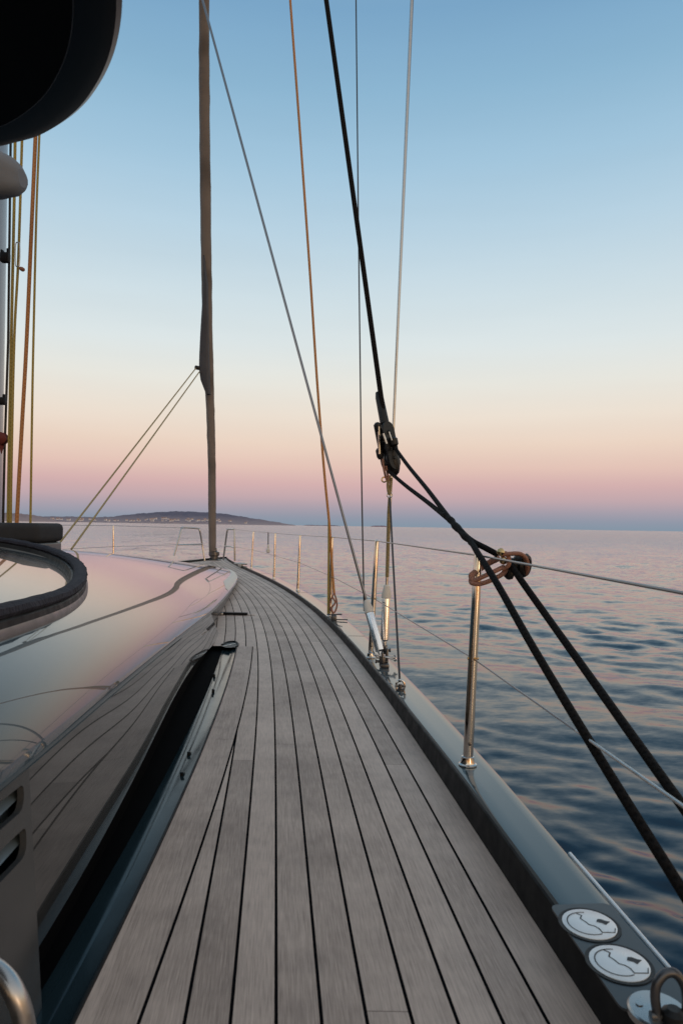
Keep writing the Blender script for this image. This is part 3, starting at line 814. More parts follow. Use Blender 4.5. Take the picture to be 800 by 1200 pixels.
def span(pts, r, mat_, name, label, cat, group=None, sag=0):
    pts = [Vector(p) for p in pts]
    if len(pts) == 2:
        a, b = pts; pts = [a.lerp(b, t)-Vector((0, 0, sag*4*t*(1-t))) for t in np.linspace(0, 1, 17)]
    mb = MB(); mb.tube(pts, r, 10); o = link(name, mb.mesh(name), mat_); tag(o, label, cat, group); return o
def on_roof(px, py):
    D = 7.0
    z = .5
    for _ in range(30):
        p = P(px, py, z=z); X = p.x if p.x > XC else 2*XC-p.x; z = .7*z+.3*roof_z(max(min(X, Xr(min(p.y,13))), XC), min(p.y, 13))
        if p.y > 13: z = min(z+.05, .85)
    return p
s1 = P(70, 633, D=8.2); s1.z = min(s1.z, .62); s2 = P(84, 643.5, D=8.0)
span([P(230, 431, D=15.5), s1], .012, TAN, 'jib_sheet', 'upper of two thin tan sheets slanting from the furled sail clew', 'rope', SG)
span([P(233.5, 436, D=15.5), s2], .012, TAN, 'jib_sheet', 'lower of two thin tan sheets slanting from the furled sail clew', 'rope', SG)

# ------------------------------------------------------------------ stanchions and lifelines
ST = [((547.5,897),(560,648),'polished stanchion nearest the camera with red-brown strap around its top'),
      ((434,771),(441.5,632.5),'steel stanchion just behind the two shroud turnbuckles'),
      ((386.5,722.5),(389,628.5),'steel stanchion right beside the orange halyard foot'),
      ((349,692.5),(351.5,626.5),'fourth steel stanchion from the camera along the starboard rail'),
      ((321,678.5),(322.5,624.3),'fifth stanchion along the starboard rail, next to the hanging light cord'),
      ((294.5,666.5),(297,622.3),'farthest starboard stanchion, closest to the bow pulpit')]
SGRP = 'stanchions along the starboard rail'
st_info = []
def stanchion(b, t, label, group):
    root = empty('stanchion', b, label, 'stanchion', group)
    ax_ = (t-b); H = ax_.length; ax_.normalize()
    m_ = MB(); m_.lathe(b, ax_, [(0, .0165), (H*.25, .0165), (H*.262, .0160), (H*.7, .0150), (H-.012, .0138), (H-.004, .012), (H, .006)], 24); part('tube', m_, STEEL, root)
    m_ = MB(); m_.lathe(b+Vector((0, 0, .001)), (0, 0, 1), [(0, .030), (.004, .030), (.007, .024), (.012, .022), (.028, .0205), (.030, .0166)], 28); part('base_socket', m_, STEEL, root)
    e = b+ax_*(H*.502)
    m_ = MB(); m_.lathe(e+Vector((-.018, 0, 0)), (1, 0, 0), [(0, .005), (.036, .005)], 12); m_.lathe(e+Vector((.004, -.017, 0)), (0, 1, 0), [(-.002, .0062), (.004, .0062)], 12); part('wire_eye', m_, BRASS if group else STEELD, root)
    m_ = MB(); m_.lathe(b+ax_*.075+Vector((.0, -.0172, 0)), (0, -1, 0), [(0, .006), (.002, .006), (.003, .003)], 10); part('set_screw', m_, DARKST, root)
    return root, b+ax_*(H-.008), e
for (b, t, lb) in ST:
    bp = backproj(b[0], b[1], zcap); bp.z = zcap(bp.y)+.001
    tp = P(t[0], t[1], D=bp.y)
    st_info.append(stanchion(bp, tp, lb, SGRP))
# one more abaft the camera carries the wires on
bp = Vector(((Xe(.35)+Xo(.35))/2, .35, zcap(.35)+.001)); tp = bp+Vector((.04, 0, .715)); 
s0 = stanchion(bp, tp, 'stanchion abaft the picture edge', None) if False else (None, tp, bp.lerp(tp, .5))
pulp_top = P(275, 620.5, D=14.6); pulp_mid = P(275, 641, D=14.6)
LG = 'lifeline wires along the rails'
up_pts = [Vector((.68, -.6, s0[1].z)), P(800, 695, D=1.12), st_info[0][1]]+[s[1] for s in st_info[1:]]+[pulp_top]
lo_pts = [Vector((.66, -.6, s0[2].z-.03)), P(800, 945, D=1.12), st_info[0][2]]+[s[2] for s in st_info[1:]]+[pulp_mid]
span(up_pts, .0033, WIRE, 'lifeline', 'upper lifeline wire joining the starboard stanchion tops', 'wire', LG)
span(lo_pts, .0027, WIRE, 'lifeline', 'lower lifeline wire through the middle of the starboard stanchions', 'wire', LG)
# swaged pale terminal on the lower wire near the picture edge
tm = MB(); a = lo_pts[2].lerp(lo_pts[1], .66); b = lo_pts[2].lerp(lo_pts[1], 1.2); tm.tube([a, a.lerp(b, .1), b], [.0028, .0035, .0035], 10)
tag(link('wire_terminal', tm.mesh('wire_terminal'), STEELD), 'slim steel sleeve on the lower lifeline near the right picture edge', 'fitting')
# port side
PG = 'stanchions along the port rail'
pst = []
for (tpx, tpy), D in (((133, 615.5), 12.3), ((41.5, 614.3), 10.0)):
    t = P(tpx, tpy, D=D); b = Vector((t.x+.02, D, zcap(D)+.001))
    pst.append(stanchion(b, t, 'port stanchion rising beyond the roof, right of the slanting sheets' if tpx > 100 else 'port stanchion peeping out above the charcoal cushion', PG))
plt_ = P(206, 640, D=14.6)
span([pst[1][1]+Vector((-1.2, -4.5, .0)), pst[1][1], pst[0][1], P(213, 618.5, D=14.7)], .0042, WIRE, 'lifeline', 'upper lifeline wire on the far port side', 'wire', LG)
span([pst[1][2]+Vector((-1.2, -4.5, .0)), pst[1][2], pst[0][2], P(208, 638.5, D=14.6)], .0036, WIRE, 'lifeline', 'lower lifeline wire on the far port side', 'wire', LG)
# bow pulpit frames
def pulpit(px, D0, label, foots):
    root = empty('pulpit_frame', P(px[0][0], px[0][1], D=D0), label, 'pulpit', 'pulpit frames at the bow')
    pts = [P(x, y, D=D0+dd) for x, y, dd in px]
    m_ = MB(); m_.tube(smooth_path(pts, 6), .019, 10); part('hoop', m_, STEELD, root)
    m_ = MB(); m_.tube([P(x, y, D=D0+dd) for x, y, dd in foots], .015, 8); part('cross_bar', m_, STEELD, root)
pulpit([(204,651,-.3),(209,633,-.2),(212.6,620,-.1),(214.5,618.3,0),(224,618.6,.2),(232,619.4,.4),(234.2,622,.4),(237,638,.5),(240,657,.5)], 14.8, 'trapezoid steel pulpit frame left of the furled sail', [(208,638.4,-.2),(222,638.2,.2),(236.7,637.6,.45)])
pulpit([(261.7,656,.6),(264,638,.5),(266.2,622,.4),(267.5,620.3,.4),(273,620.3,0),(274.5,622,-.05),(274.9,640,-.1),(275.2,657.5,-.1)], 14.8, 'narrow steel pulpit frame right of the furled sail', [(263.5,640,.5),(270,640.4,.2),(275,642,-.1)])
# bits on the foredeck
fc = empty('bow_cleat', P(283, 660, z=.06), 'small deck cleat at the foot of the bow pulpit', 'cleat')
m_ = MB(); q = P(282, 660.5, z=.09)
m_.box(q, (.30, .07, .04), Matrix.Rotation(R(-30), 3, 'Z'), .015); m_.box(q+Vector((0, 0, -.04)), (.10, .06, .07), Matrix.Rotation(R(-30), 3, 'Z'), .01); part('cleat_horn', m_, STEELD, fc)
# light cord
lc = empty('hanging_light', P(314.3, 624, D=11.2), 'small white light hanging on a cord between two stanchions', 'light')
m_ = MB(); m_.tube([P(314.4, 623.6, D=11.2), P(314.2, 638, D=11.2)], .008, 8); part('cord', m_, PLASTIC, lc)
m_ = MB(); m_.lathe(P(314.1, 648, D=11.2), (0, 0, 1), [(0, .012), (.01, .03), (.06, .03), (.07, .018), (.12, .016), (.14, .008)], 12); part('lamp', m_, WHITECAP, lc)

# ------------------------------------------------------------------ shrouds and turnbuckles
SHG = 'standing rigging wires'
CH = backproj(450, 781, zcap)                                 # chainplate on the rail
chD = CH.y
def turnbuckle(a, b, capmat, label, r=.0255):
    root = empty('turnbuckle', a, label, 'turnbuckle', 'shroud turnbuckles')
    d = (b-a); H = d.length; d.normalize()
    m_ = MB(); m_.lathe(a, d, [(0, .012), (.03, .013), (.04, r), (H-.09, r), (H-.085, r*.95)], 24); part('body', m_, STEELB, root)
    m_ = MB(); m_.lathe(a+d*(H-.086), d, [(0, r*1.15), (.028, r*1.1), (.075, r*.62), (.08, .009)], 20); part('sleeve', m_, capmat, root)
    m_ = MB(); m_.box(a-d*.02, (.034, .03, .055), None, .006); m_.lathe(a+Vector((-.035, 0, -.025)), (1, 0, 0), [(0, .012), (.008, .012), (.009, .008), (.062, .008), (.063, .012), (.071, .012)], 14); part('toggle', m_, DARKST, root)
    return root
tA0, tA1 = P(446.5, 770, D=chD), P(428.5, 702, D=chD+.12)
tB0, tB1 = P(450.5, 757, D=chD+.10), P(453, 684, D=chD+.10)
turnbuckle(tA0, tA1, WHITECAP, 'slanting polished turnbuckle at the foot of the diagonal shroud')
turnbuckle(tB0, tB1, WHITECAP, 'upright polished turnbuckle with cream sleeve below the block')
m_ = MB(); a = P(444.5, 690, D=chD+.16); b = P(444, 758, D=chD+.16)
# chainplate base with pins
ch = empty('chainplate', CH, 'dark chainplate with split pins where the shrouds meet the rail', 'chainplate')
m_ = MB(); m_.box(CH+Vector((0, .02, .012)), (.05, .16, .024), None, .006); m_.box(CH+Vector((-.012, 0, .05)), (.014, .07, .075), None, .006); m_.box(CH+Vector((.016, .03, .06)), (.014, .07, .09), None, .006); part('plate', m_, DARKST, ch)
m_ = MB(); m_.tube([CH+Vector((-.05, -.01, .055)), CH+Vector((.06, -.01, .055))], .008, 10); m_.tube([CH+Vector((-.06, -.03, .075)), CH+Vector((.075, -.02, .04))], .004, 8); m_.tube(ring(CH+Vector((.06, -.01, .05)), (1, .3, 0), .016, 14), .003, 6, close=True)
m_.tube([CH+Vector((-.085, .02, .085)), CH+Vector((-.05, -.02, .06)), CH+Vector((-.07, -.04, .10))], .003, 6); part('pin', m_, STEELD, ch)
# diagonal shroud, rod up to the mast
def shroud(px_low, D_low, px_up, target_z, r, mat_, label, name='shroud'):
    a = P(*px_low, D=D_low)
    # end on the mast station or spreader: same sight plane, at the mast's fore-and-aft station
    d1 = ray(*px_up); n = ray(*px_low).cross(d1)
    return a, n
def end_at(n, D, z):
    # point of plane (through the camera, normal n) at y = D and height z
    x = -(n.y*(D-CAM.y)+n.z*(z-CAM.z))/n.x+CAM.x
    return Vector((x, D, z))
a, n = shroud((429, 704), chD+.12, (237.5, 0), 0, 0, None, '')
span([a, end_at(n, MD, 11.9)], .0085, WIRE, 'shroud', 'diagonal steel shroud from turnbuckle up across the furled sail', 'wire', SHG)
a, n = shroud((453, 686), chD+.10, (482, 0), 0, 0, None, '')
e_ = end_at(n, chD+.3, 14.0)
span([a, e_], .0085, STEELD, 'shroud', 'near-vertical steel rod shroud rising on the right of the black runner', 'wire', SHG)
span([a+Vector((.012, .02, .3)), e_+Vector((.035, .06, 0))], .004, WIRE, 'shroud', 'thin wire running close beside the upright rod shroud', 'wire', SHG)
lineup([(426.5,716),(423.5,560),(422,440),(420,280),(417,0)], chD+.14, chD+.7, .0048, WIRED, 'shroud', 'thin dark vertical wire between orange halyard and black runner', 'wire', SHG, 20)

# orange halyard at the third stanchion
hd = st_info[2][0].location.y
lineup([(391.5,697),(389,664),(386,617),(381,566),(376.6,513.5),(371,440),(363,318),(352.5,170),(340,0)], hd-.05, hd+.2, .0115, ORANGE, 'halyard', 'orange-gold halyard slanting up from the third stanchion', 'rope', None, 34)
lineup([(384.5,720),(384.8,680),(385.2,640),(385.2,612)], hd-.04, hd-.02, .010, OLIVE, 'halyard_tail', 'short olive rope tail beside the third stanchion', 'rope', None, extend=False)
lk = empty('lashing', P(390, 710, D=hd), 'knotted brown cord lashing holding the orange halyard to the rail', 'lashing')
m_ = MB()
m_.tube(smooth_path([P(391.5, 695, D=hd-.06), P(388, 702, D=hd-.07), P(386.5, 711, D=hd-.06), P(391, 718, D=hd-.06), P(394.5, 711, D=hd-.06), P(394, 703, D=hd-.06), P(391.5, 695, D=hd-.06)], 6), .0075, 8)
m_.tube(smooth_path([P(389.5, 700, D=hd-.09), P(392.5, 706, D=hd-.09), P(388.5, 713, D=hd-.09), P(391.5, 722, D=hd-.09)], 6), .008, 8)
part('cord', m_, STRAP, lk)
m_ = MB(); q = backproj(391, 727, zcap); m_.box(q+Vector((0, 0, .02)), (.05, .08, .05), None, .008); m_.tube([q+Vector((-.06, 0, .05)), q+Vector((.07, -.01, .055))], .006, 8); m_.tube([q+Vector((0, -.02, .01)), q+Vector((.12, -.03, .012))], .005, 8); part('eye_plate', m_, DARKST, lk)

# ------------------------------------------------------------------ black runner tackle
BD = 3.95
n = ray(450, 495).cross(ray(375, 0))
rb = P(450, 492, D=BD); re_ = end_at(n, 5.9, 24.0)
mid_ = rb.lerp(re_, .5); pts = [rb.lerp(re_, t)+Vector((.10*math.sin(math.pi*t), 0, 0)) for t in np.linspace(0, 1, 40)]
m_ = MB(); m_.tube(pts, .0152, 12)
tag(link('runner', m_.mesh('runner'), BLACKR), 'thick black runner rope coming down to the hanging block', 'rope')
bl = empty('runner_block', P(453, 520, D=BD), 'black double block hanging on the thick runner rope', 'block')
m_ = MB(); m_.tube([P(443.2, 460, D=BD+.04), P(444.5, 466, D=BD+.03), P(450.5, 496, D=BD)], [.018, .0245, .027], 14); part('sleeve', m_, PLASTIC, bl)
def stadium(l, w, k=8):
    pts = []
    for sgn, a0 in ((1, -90), (-1, 90)):
        for i in range(k+1): a = R(a0+i*180/k); pts.append((sgn*l+w*math.cos(a), w*math.sin(a)))
    return pts
bx0, bx1 = P(449.5, 500, D=BD), P(458.5, 546, D=BD)
bdir = (bx1-bx0).normalized(); bw = Vector((.75, .66, 0)); bw = (bw-bdir*bw.dot(bdir)).normalized(); bn = bdir.cross(bw)
bc = (bx0+bx1)/2
for s_ in (-1, 1):
    m_ = MB(); m_.prism(stadium(.095, .046), bc+bn*(.030*s_)-bn*.005, bdir, bw, .010); part('cheek', m_, PLASTIC, bl)
for off, r_ in ((-.075, .036), (.075, .050)):
    m_ = MB(); c = bc+bdir*off
    m_.lathe(c-bn*.022, bn, [(0, r_), (.006, r_), (.014, r_*.78), (.030, r_*.78), (.038, r_), (.044, r_)], 24)
    part('sheave', m_, DARKST, bl)
m_ = MB()
for off in (-.075, 0, .075): m_.lathe(bc+bdir*off-bn*.046, bn, [(0, .009), (.006, .014), (.086, .014), (.092, .009)], 14)
m_.lathe(P(442.5, 501, D=BD-.02)-bdir*.03, bdir, [(0, .010), (.012, .022), (.05, .022), (.066, .012)], 14)
m_.lathe(P(444.5, 531, D=BD-.02)-bdir*.03, bdir, [(0, .010), (.012, .02), (.05, .02), (.066, .012)], 14)
m_.lathe(P(461, 518, D=BD-.03)-bdir*.03, bdir, [(0, .012), (.012, .026), (.045, .026), (.06, .012)], 14)
part('pin', m_, STEELD if False else PLASTIC, bl)
m_ = MB(); m_.tube([P(443.5, 500, D=BD-.04), P(444.5, 532, D=BD-.04)], .006, 8); m_.tube([P(449, 508, D=BD-.07), P(453, 520, D=BD-.07)], .006, 8); m_.tube([P(455.5, 506, D=BD-.06), P(459, 516, D=BD-.06)], .004, 8); part('link_plate', m_, STEEL, bl)
sh = MB(); c0 = P(457.5, 536, D=BD); rows = []
for t in np.linspace(-1, 1, 13):
    c = c0+bdir*(t*.115)+bw*.008; r_ = max(.002, .042*math.sqrt(max(0, 1-abs(t)**2.4)))
    rows.append([c+bw*(math.cos(w)*r_)+bn*(math.sin(w)*r_*1.05) for w in np.linspace(0, 2*math.pi, 16, endpoint=False)])
sh.grid(rows, close=True); part('shell', sh, PLASTIC, bl)
m_ = MB(); m_.tube(smooth_path([P(448, 538, D=BD-.03), P(449.3, 548, D=BD-.04), P(452.5, 561, D=BD-.03), P(454.5, 559, D=BD-.03), P(452, 546, D=BD-.03)], 6), .0068, 8); part('lashing', m_, STRAP, bl)
m_ = MB(); m_.tube(ring(P(450, 562, D=BD-.03), (.3, -1, 0.2), .014, 18, 1.1), .0045, 8, close=True); part('ring', m_, BRASS, bl)
# strop that holds the block down
sto = empty('strop', P(456, 590, D=BD), 'golden strop and thin wire tying the block down to the rail', 'strop')
m_ = MB(); m_.tube(smooth_path([P(456, 557, D=BD), P(454.2, 568, D=BD), P(455.8, 579, D=BD), P(457.6, 570, D=BD), P(458.4, 560, D=BD)], 6), .0085, 8); part('webbing', m_, TAN, sto)
m_ = MB(); m_.tube(ring(P(456.3, 580, D=BD), (.1, -1, .1), .015, 18), .0035, 8, close=True); part('ring', m_, STEEL, sto)
wb = backproj(469, 809, zcap); wb.z = zcap(wb.y)+.03
m_ = MB(); m_.tube([P(456.6, 583, D=BD), P(460.5, 660, D=(BD+wb.y)/2+.1), P(468.2, 799, D=wb.y)], .0055, 8); part('wire', m_, WIRED, sto)
m_ = MB(); m_.tube([P(456, 583, D=BD), P(455.5, 600, D=BD+.02), P(453.4, 676, D=chD+.06)], [.008, .011, .011], 10); part('sleeve', m_, BRASS if False else TAN, sto)
sk_ = empty('bow_shackle', wb, 'small steel shackle at the foot of the thin wire on the rail cap', 'shackle')
m_ = MB(); c = P(468.8, 804, D=wb.y)
m_.tube(smooth_path([c+Vector((-.017, 0, .018)), c+Vector((0, 0, .03)), c+Vector((.017, 0, .018)), c+Vector((.02, 0, -.005)), c+Vector((.012, 0, -.03)), c+Vector((0, 0, -.036)), c+Vector((-.012, 0, -.03)), c+Vector((-.02, 0, -.005)), c+Vector((-.017, 0, .018))], 4), .0058, 8)
part('bow', m_, STEEL, sk_)
m_ = MB(); m_.tube([c+Vector((-.026, 0, 0)), c+Vector((.026, 0, 0))], .006, 10); m_.lathe(Vector((c.x, c.y, zcap(wb.y)+.001)), (0, 0, 1), [(0, .02), (.006, .02), (.008, .01), (.03, .009)], 16); part('pin', m_, DARKST, sk_)

# two falls of the tackle, twisted together, then splitting
SD = st_info[0][0].location.y
jn = P(546, 629, D=SD+.12)
rsd = SD-.03
fallA = [P(462, 524, D=BD-.03), P(478, 546, D=3.55), P(500, 573, D=3.1), P(522, 602, D=2.72), P(538, 621.5, D=2.5), P(553, 634, D=2.36), P(568, 642, D=2.29), P(583, 650, D=rsd)]
fallB = [P(455, 552, D=BD-.03), P(475, 569, D=3.55), P(500, 588, D=3.1), P(520, 604, D=2.72), P(536, 618, D=2.52), P(552, 636, D=2.34), P(560, 649, D=2.22), P(582, 684, D=2.0), P(625, 760, D=1.72), P(700, 885, D=1.42), P(800, 1046, D=1.16)]
d2 = (fallB[-1]-fallB[-2]).normalized(); fallB += [fallB[-1]+d2*.35]
m_ = MB(); m_.tube(smooth_path(fallA, 8), .0102, 12); tag(link('tackle_line', m_.mesh('tackle_line'), BLACKR), 'black tackle line running from hanging block into the strapped ring', 'rope', 'black tackle lines')
m_ = MB(); m_.tube(smooth_path(fallB, 8), .0102, 12); tag(link('tackle_line', m_.mesh('tackle_line'), BLACKR), 'black tackle line crossing in front of the near stanchion, lower of two', 'rope', 'black tackle lines')
fallC = [P(598, 660, D=rsd), P(606, 674, D=2.16), P(640, 722, D=1.98), P(700, 806, D=1.66), P(800, 946, D=1.30)]
d2 = (fallC[-1]-fallC[-2]).normalized(); fallC += [fallC[-1]+d2*.5]
m_ = MB(); m_.tube(smooth_path(fallC, 8), .0106, 12); tag(link('tackle_line', m_.mesh('tackle_line'), BLACKR), 'black tackle line leading aft from the strapped ring, upper of two', 'rope', 'black tackle lines')
# twisted whipping where the falls join
m_ = MB(); m_.tube(smooth_path([P(521, 602, D=2.70), P(527, 608.5, D=2.63), P(534, 617, D=2.54), P(546, 630, D=2.40), P(553, 637, D=2.34)], 6), [.0105+.0042*math.sin(math.pi*i/24)+.0022*math.sin(i*1.15) for i in range(25)], 12, squash=.8)
tag(link('rope_whipping', m_.mesh('rope_whipping'), BLACKR), 'bulge where two black tackle lines twist together above the stanchion', 'rope')

# ring block strapped to the near stanchion
rbk = empty('ring_block', P(600, 660, D=rsd), 'dark ring block bound with red-brown strap beside the near stanchion', 'block')
rax = Vector((.75, -.60, -.1)).normalized(); rc0 = P(611, 662, D=rsd)
m_ = MB(); m_.lathe(rc0-rax*.022, rax, [(0, .024), (.002, .034), (.010, .040), (.018, .034), (.022, .030), (.026, .034), (.034, .040), (.042, .034), (.044, .024), (.022, .019)], 28); part('ring', m_, PLASTIC, rbk)
m_ = MB()
bd0 = P(582, 652, D=rsd-.02)
m_.tube(smooth_path([P(588, 650, D=rsd-.045), P(597, 649, D=rsd-.05), P(608, 649, D=rsd-.048), P(615, 654, D=rsd-.045), P(617, 664, D=rsd-.03), P(613, 672, D=rsd+.0), P(604, 668, D=rsd+.03)], 6), .0125, 10, squash=.6)
m_.tube(smooth_path([P(588, 652, D=rsd-.03), P(592, 648, D=rsd-.04), P(596, 655, D=rsd-.045), P(595, 663, D=rsd-.045), P(588, 668, D=rsd-.04)], 6), .0095, 10, squash=.7)
part('strap', m_, STRAP, rbk)
m_ = MB(); m_.tube(smooth_path([P(590, 664, D=rsd-.03), P(578, 670, D=rsd-.045), P(565, 676, D=rsd-.04), P(556, 680, D=rsd-.032), P(552.5, 677, D=rsd-.02), P(553, 673.5, D=rsd-.01), P(560, 668, D=rsd+.035), P(572, 660, D=rsd+.03), P(584, 654, D=rsd)], 7), .0108, 10, squash=.65)
m_.tube(smooth_path([P(552.5, 679, D=rsd-.005), P(553.5, 683.5, D=rsd-.034), P(563, 684, D=rsd-.045), P(575, 680, D=rsd-.05), P(588, 673, D=rsd-.04), P(592, 668, D=rsd-.03)], 7), .0108, 10, squash=.65)
part('soft_loop', m_, STRAP, rbk)
m_ = MB()
for px, py in ((585.5, 647), (588.5, 657)):
    q = P(px, py, D=rsd-.05); m_.lathe(q-Vector((0, 0, .012)), (.2, 0, 1), [(0, .004), (.004, .0105), (.012, .0135), (.02, .0105), (.025, .004)], 14)
part('knob', m_, BRASS, rbk)
m_ = MB(); m_.lathe(P(596, 674, D=rsd-.02), (.2, -.2, 1), [(-.014, .006), (-.008, .015), (.006, .017), (.02, .012)], 14); m_.box(P(600, 661, D=rsd-.005), (.03, .035, .04), Matrix.Rotation(R(30), 3, 'Y'), .01); part('stopper', m_, PLASTIC, rbk)

# curved steel pipe, lower left corner
gp = empty('grab_pipe', P(5, 1180, D=.92), 'curved pale steel pipe in the lower left corner beside the cabin plate', 'pipe')
pp = smooth_path([P(-60, 1128, D=.95), P(-25, 1128, D=.94), P(2, 1142, D=.93), P(18, 1165, D=.92), P(28, 1195, D=.92), P(33, 1240, D=.92), P(34, 1330, D=.92)], 8)
m_ = MB(); m_.tube(pp, .0135, 16); part('bend', m_, STEELD, gp)
m_ = MB(); m_.lathe(pp[-1], (0, 0, -1), [(0, .0138), (.005, .028), (.012, .028)], 16); part('foot_flange', m_, STEELD, gp)

# ------------------------------------------------------------------ sea
def build_sea():
    rad = [.0]
    r = .6
    while r < 260: rad.append(r); r *= 1.0066
    while r < 60000: rad.append(r); r *= 1.06
    rad = np.array(rad[1:])
    fine = np.linspace(-42, 42, 640); coarse = np.linspace(42, 318, 150)[1:-1]
    ang = np.radians(np.concatenate([fine, coarse])); A = len(ang); Rn = len(rad)
    rr, aa = np.meshgrid(rad, ang, indexing='ij')
    x = rr*np.sin(aa); y = rr*np.cos(aa); z = np.zeros_like(x); dx = np.zeros_like(x); dy = np.zeros_like(x)
    cell = np.maximum(rr*.0066, rr*np.radians(84/640)); cell = np.where(np.abs(((aa+np.pi) % (2*np.pi))-np.pi) > R(42.5), rr*R(1.9), cell)
    patch = .65+.5*np.sin(.21*x+.13*y+1)*np.sin(.09*x-.17*y+.4)+.25*np.sin(.5*x+.33*y)
    K = 150
    for i in range(K):
        lam = .2*(10/.2)**(rng.random()**1.5)
        th = rng.normal(R(205), R(34)); k = 2*np.pi/lam
        slope = .0255*(lam/1.2)**(.10) if lam < 1.2 else .0150*(1.2/lam)**.8
        amp = slope/k*(.6+.8*rng.random())
        ph = rng.random()*2*np.pi
        fade = np.clip((lam/cell-3.0)/4.0, 0, 1)
        arg = k*(np.sin(th)*x+np.cos(th)*y)+ph
        m = patch if lam < 2 else 1
        z += amp*fade*np.sin(arg)*m
        dx += -.8*amp*fade*np.cos(arg)*np.sin(th)*m; dy += -.8*amp*fade*np.cos(arg)*np.cos(th)*m
    co = np.stack([x+dx, y+dy, z+WATER], -1).reshape(-1, 3).astype(np.float32)
    idx = np.arange(Rn*A).reshape(Rn, A)
    a = idx[:-1, :]; b = np.roll(idx, -1, 1)[:-1, :]; c = np.roll(idx, -1, 1)[1:, :]; d = idx[1:, :]
    f = np.stack([a, d, c, b], -1).reshape(-1, 4)
    me = bpy.data.meshes.new('sea'); me.vertices.add(len(co)); me.vertices.foreach_set('co', co.ravel())
    me.loops.add(f.size); me.loops.foreach_set('vertex_index', f.ravel().astype(np.int32))
    me.polygons.add(len(f)); me.polygons.foreach_set('loop_start', np.arange(0, f.size, 4, dtype=np.int32)); me.polygons.foreach_set('loop_total', np.full(len(f), 4, dtype=np.int32))
    me.polygons.foreach_set('use_smooth', np.ones(len(f), dtype=bool))
    me.update(); me.validate()
    m = bpy.data.materials.new('sea_water'); m.use_nodes = True; nt = m.node_tree; N = nt.nodes; L = nt.links; bs = N['Principled BSDF']
    bs.inputs['Base Color'].default_value = (.003, .019, .040, 1); bs.inputs['IOR'].default_value = 1.34
    bs.inputs['Specular IOR Level'].default_value = .5
    geo = N.new('ShaderNodeNewGeometry'); ln = N.new('ShaderNodeVectorMath'); ln.operation = 'LENGTH'; L.new(geo.outputs['Position'], ln.inputs[0])
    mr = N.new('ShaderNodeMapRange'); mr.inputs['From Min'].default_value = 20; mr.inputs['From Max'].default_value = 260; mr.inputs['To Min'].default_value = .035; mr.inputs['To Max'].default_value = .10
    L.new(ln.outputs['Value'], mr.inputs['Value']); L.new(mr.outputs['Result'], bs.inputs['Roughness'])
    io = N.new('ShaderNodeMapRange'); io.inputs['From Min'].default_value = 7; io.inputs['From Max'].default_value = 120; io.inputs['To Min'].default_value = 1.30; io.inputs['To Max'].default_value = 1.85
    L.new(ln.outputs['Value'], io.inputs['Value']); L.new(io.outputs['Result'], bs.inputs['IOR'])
    mp = N.new('ShaderNodeMapping'); mp.inputs['Rotation'].default_value = (0, 0, R(25)); mp.inputs['Scale'].default_value = (1, 1.9, 1); L.new(geo.outputs['Position'], mp.inputs['Vector'])
    n1 = N.new('ShaderNodeTexNoise'); n1.inputs['Scale'].default_value = 2.8; n1.inputs['Detail'].default_value = 4; n1.inputs['Roughness'].default_value = .5; L.new(mp.outputs[0], n1.inputs['Vector'])
    # ripples: slopes taken straight from the noise, stronger where the mesh is too coarse for them
    sub = N.new('ShaderNodeVectorMath'); sub.operation = 'SUBTRACT'; sub.inputs[1].default_value = (.5, .5, .5); L.new(n1.outputs['Color'], sub.inputs[0])
    am = N.new('ShaderNodeMapRange'); am.inputs['From Min'].default_value = 4; am.inputs['From Max'].default_value = 130; am.inputs['To Min'].default_value = .15; am.inputs['To Max'].default_value = 1.25
    L.new(ln.outputs['Value'], am.inputs['Value'])
    n2 = N.new('ShaderNodeTexNoise'); n2.inputs['Scale'].default_value = 9.5; n2.inputs['Detail'].default_value = 3; L.new(mp.outputs[0], n2.inputs['Vector'])
    s2_ = N.new('ShaderNodeVectorMath'); s2_.operation = 'SUBTRACT'; s2_.inputs[1].default_value = (.5, .5, .5); L.new(n2.outputs['Color'], s2_.inputs[0])
    s3_ = N.new('ShaderNodeVectorMath'); s3_.operation = 'MULTIPLY'; s3_.inputs[1].default_value = (.11, .11, 0); L.new(s2_.outputs[0], s3_.inputs[0])
    flat = N.new('ShaderNodeVectorMath'); flat.operation = 'MULTIPLY'; flat.inputs[1].default_value = (1, 1, 0); L.new(sub.outputs[0], flat.inputs[0])
    sc_ = N.new('ShaderNodeVectorMath'); sc_.operation = 'SCALE'; L.new(flat.outputs[0], sc_.inputs[0]); L.new(am.outputs[0], sc_.inputs['Scale'])
    ad = N.new('ShaderNodeVectorMath'); ad.operation = 'ADD'; L.new(geo.outputs['Normal'], ad.inputs[0]); L.new(sc_.outputs[0], ad.inputs[1])
    ad2 = N.new('ShaderNodeVectorMath'); ad2.operation = 'ADD'; L.new(ad.outputs[0], ad2.inputs[0]); L.new(s3_.outputs[0], ad2.inputs[1])
    nn = N.new('ShaderNodeVectorMath'); nn.operation = 'NORMALIZE'; L.new(ad2.outputs[0], nn.inputs[0]); L.new(nn.outputs[0], bs.inputs['Normal'])
    return link('sea', me, m)
tag(build_sea(), 'calm dark blue sea with soft pink reflections', kind='structure')

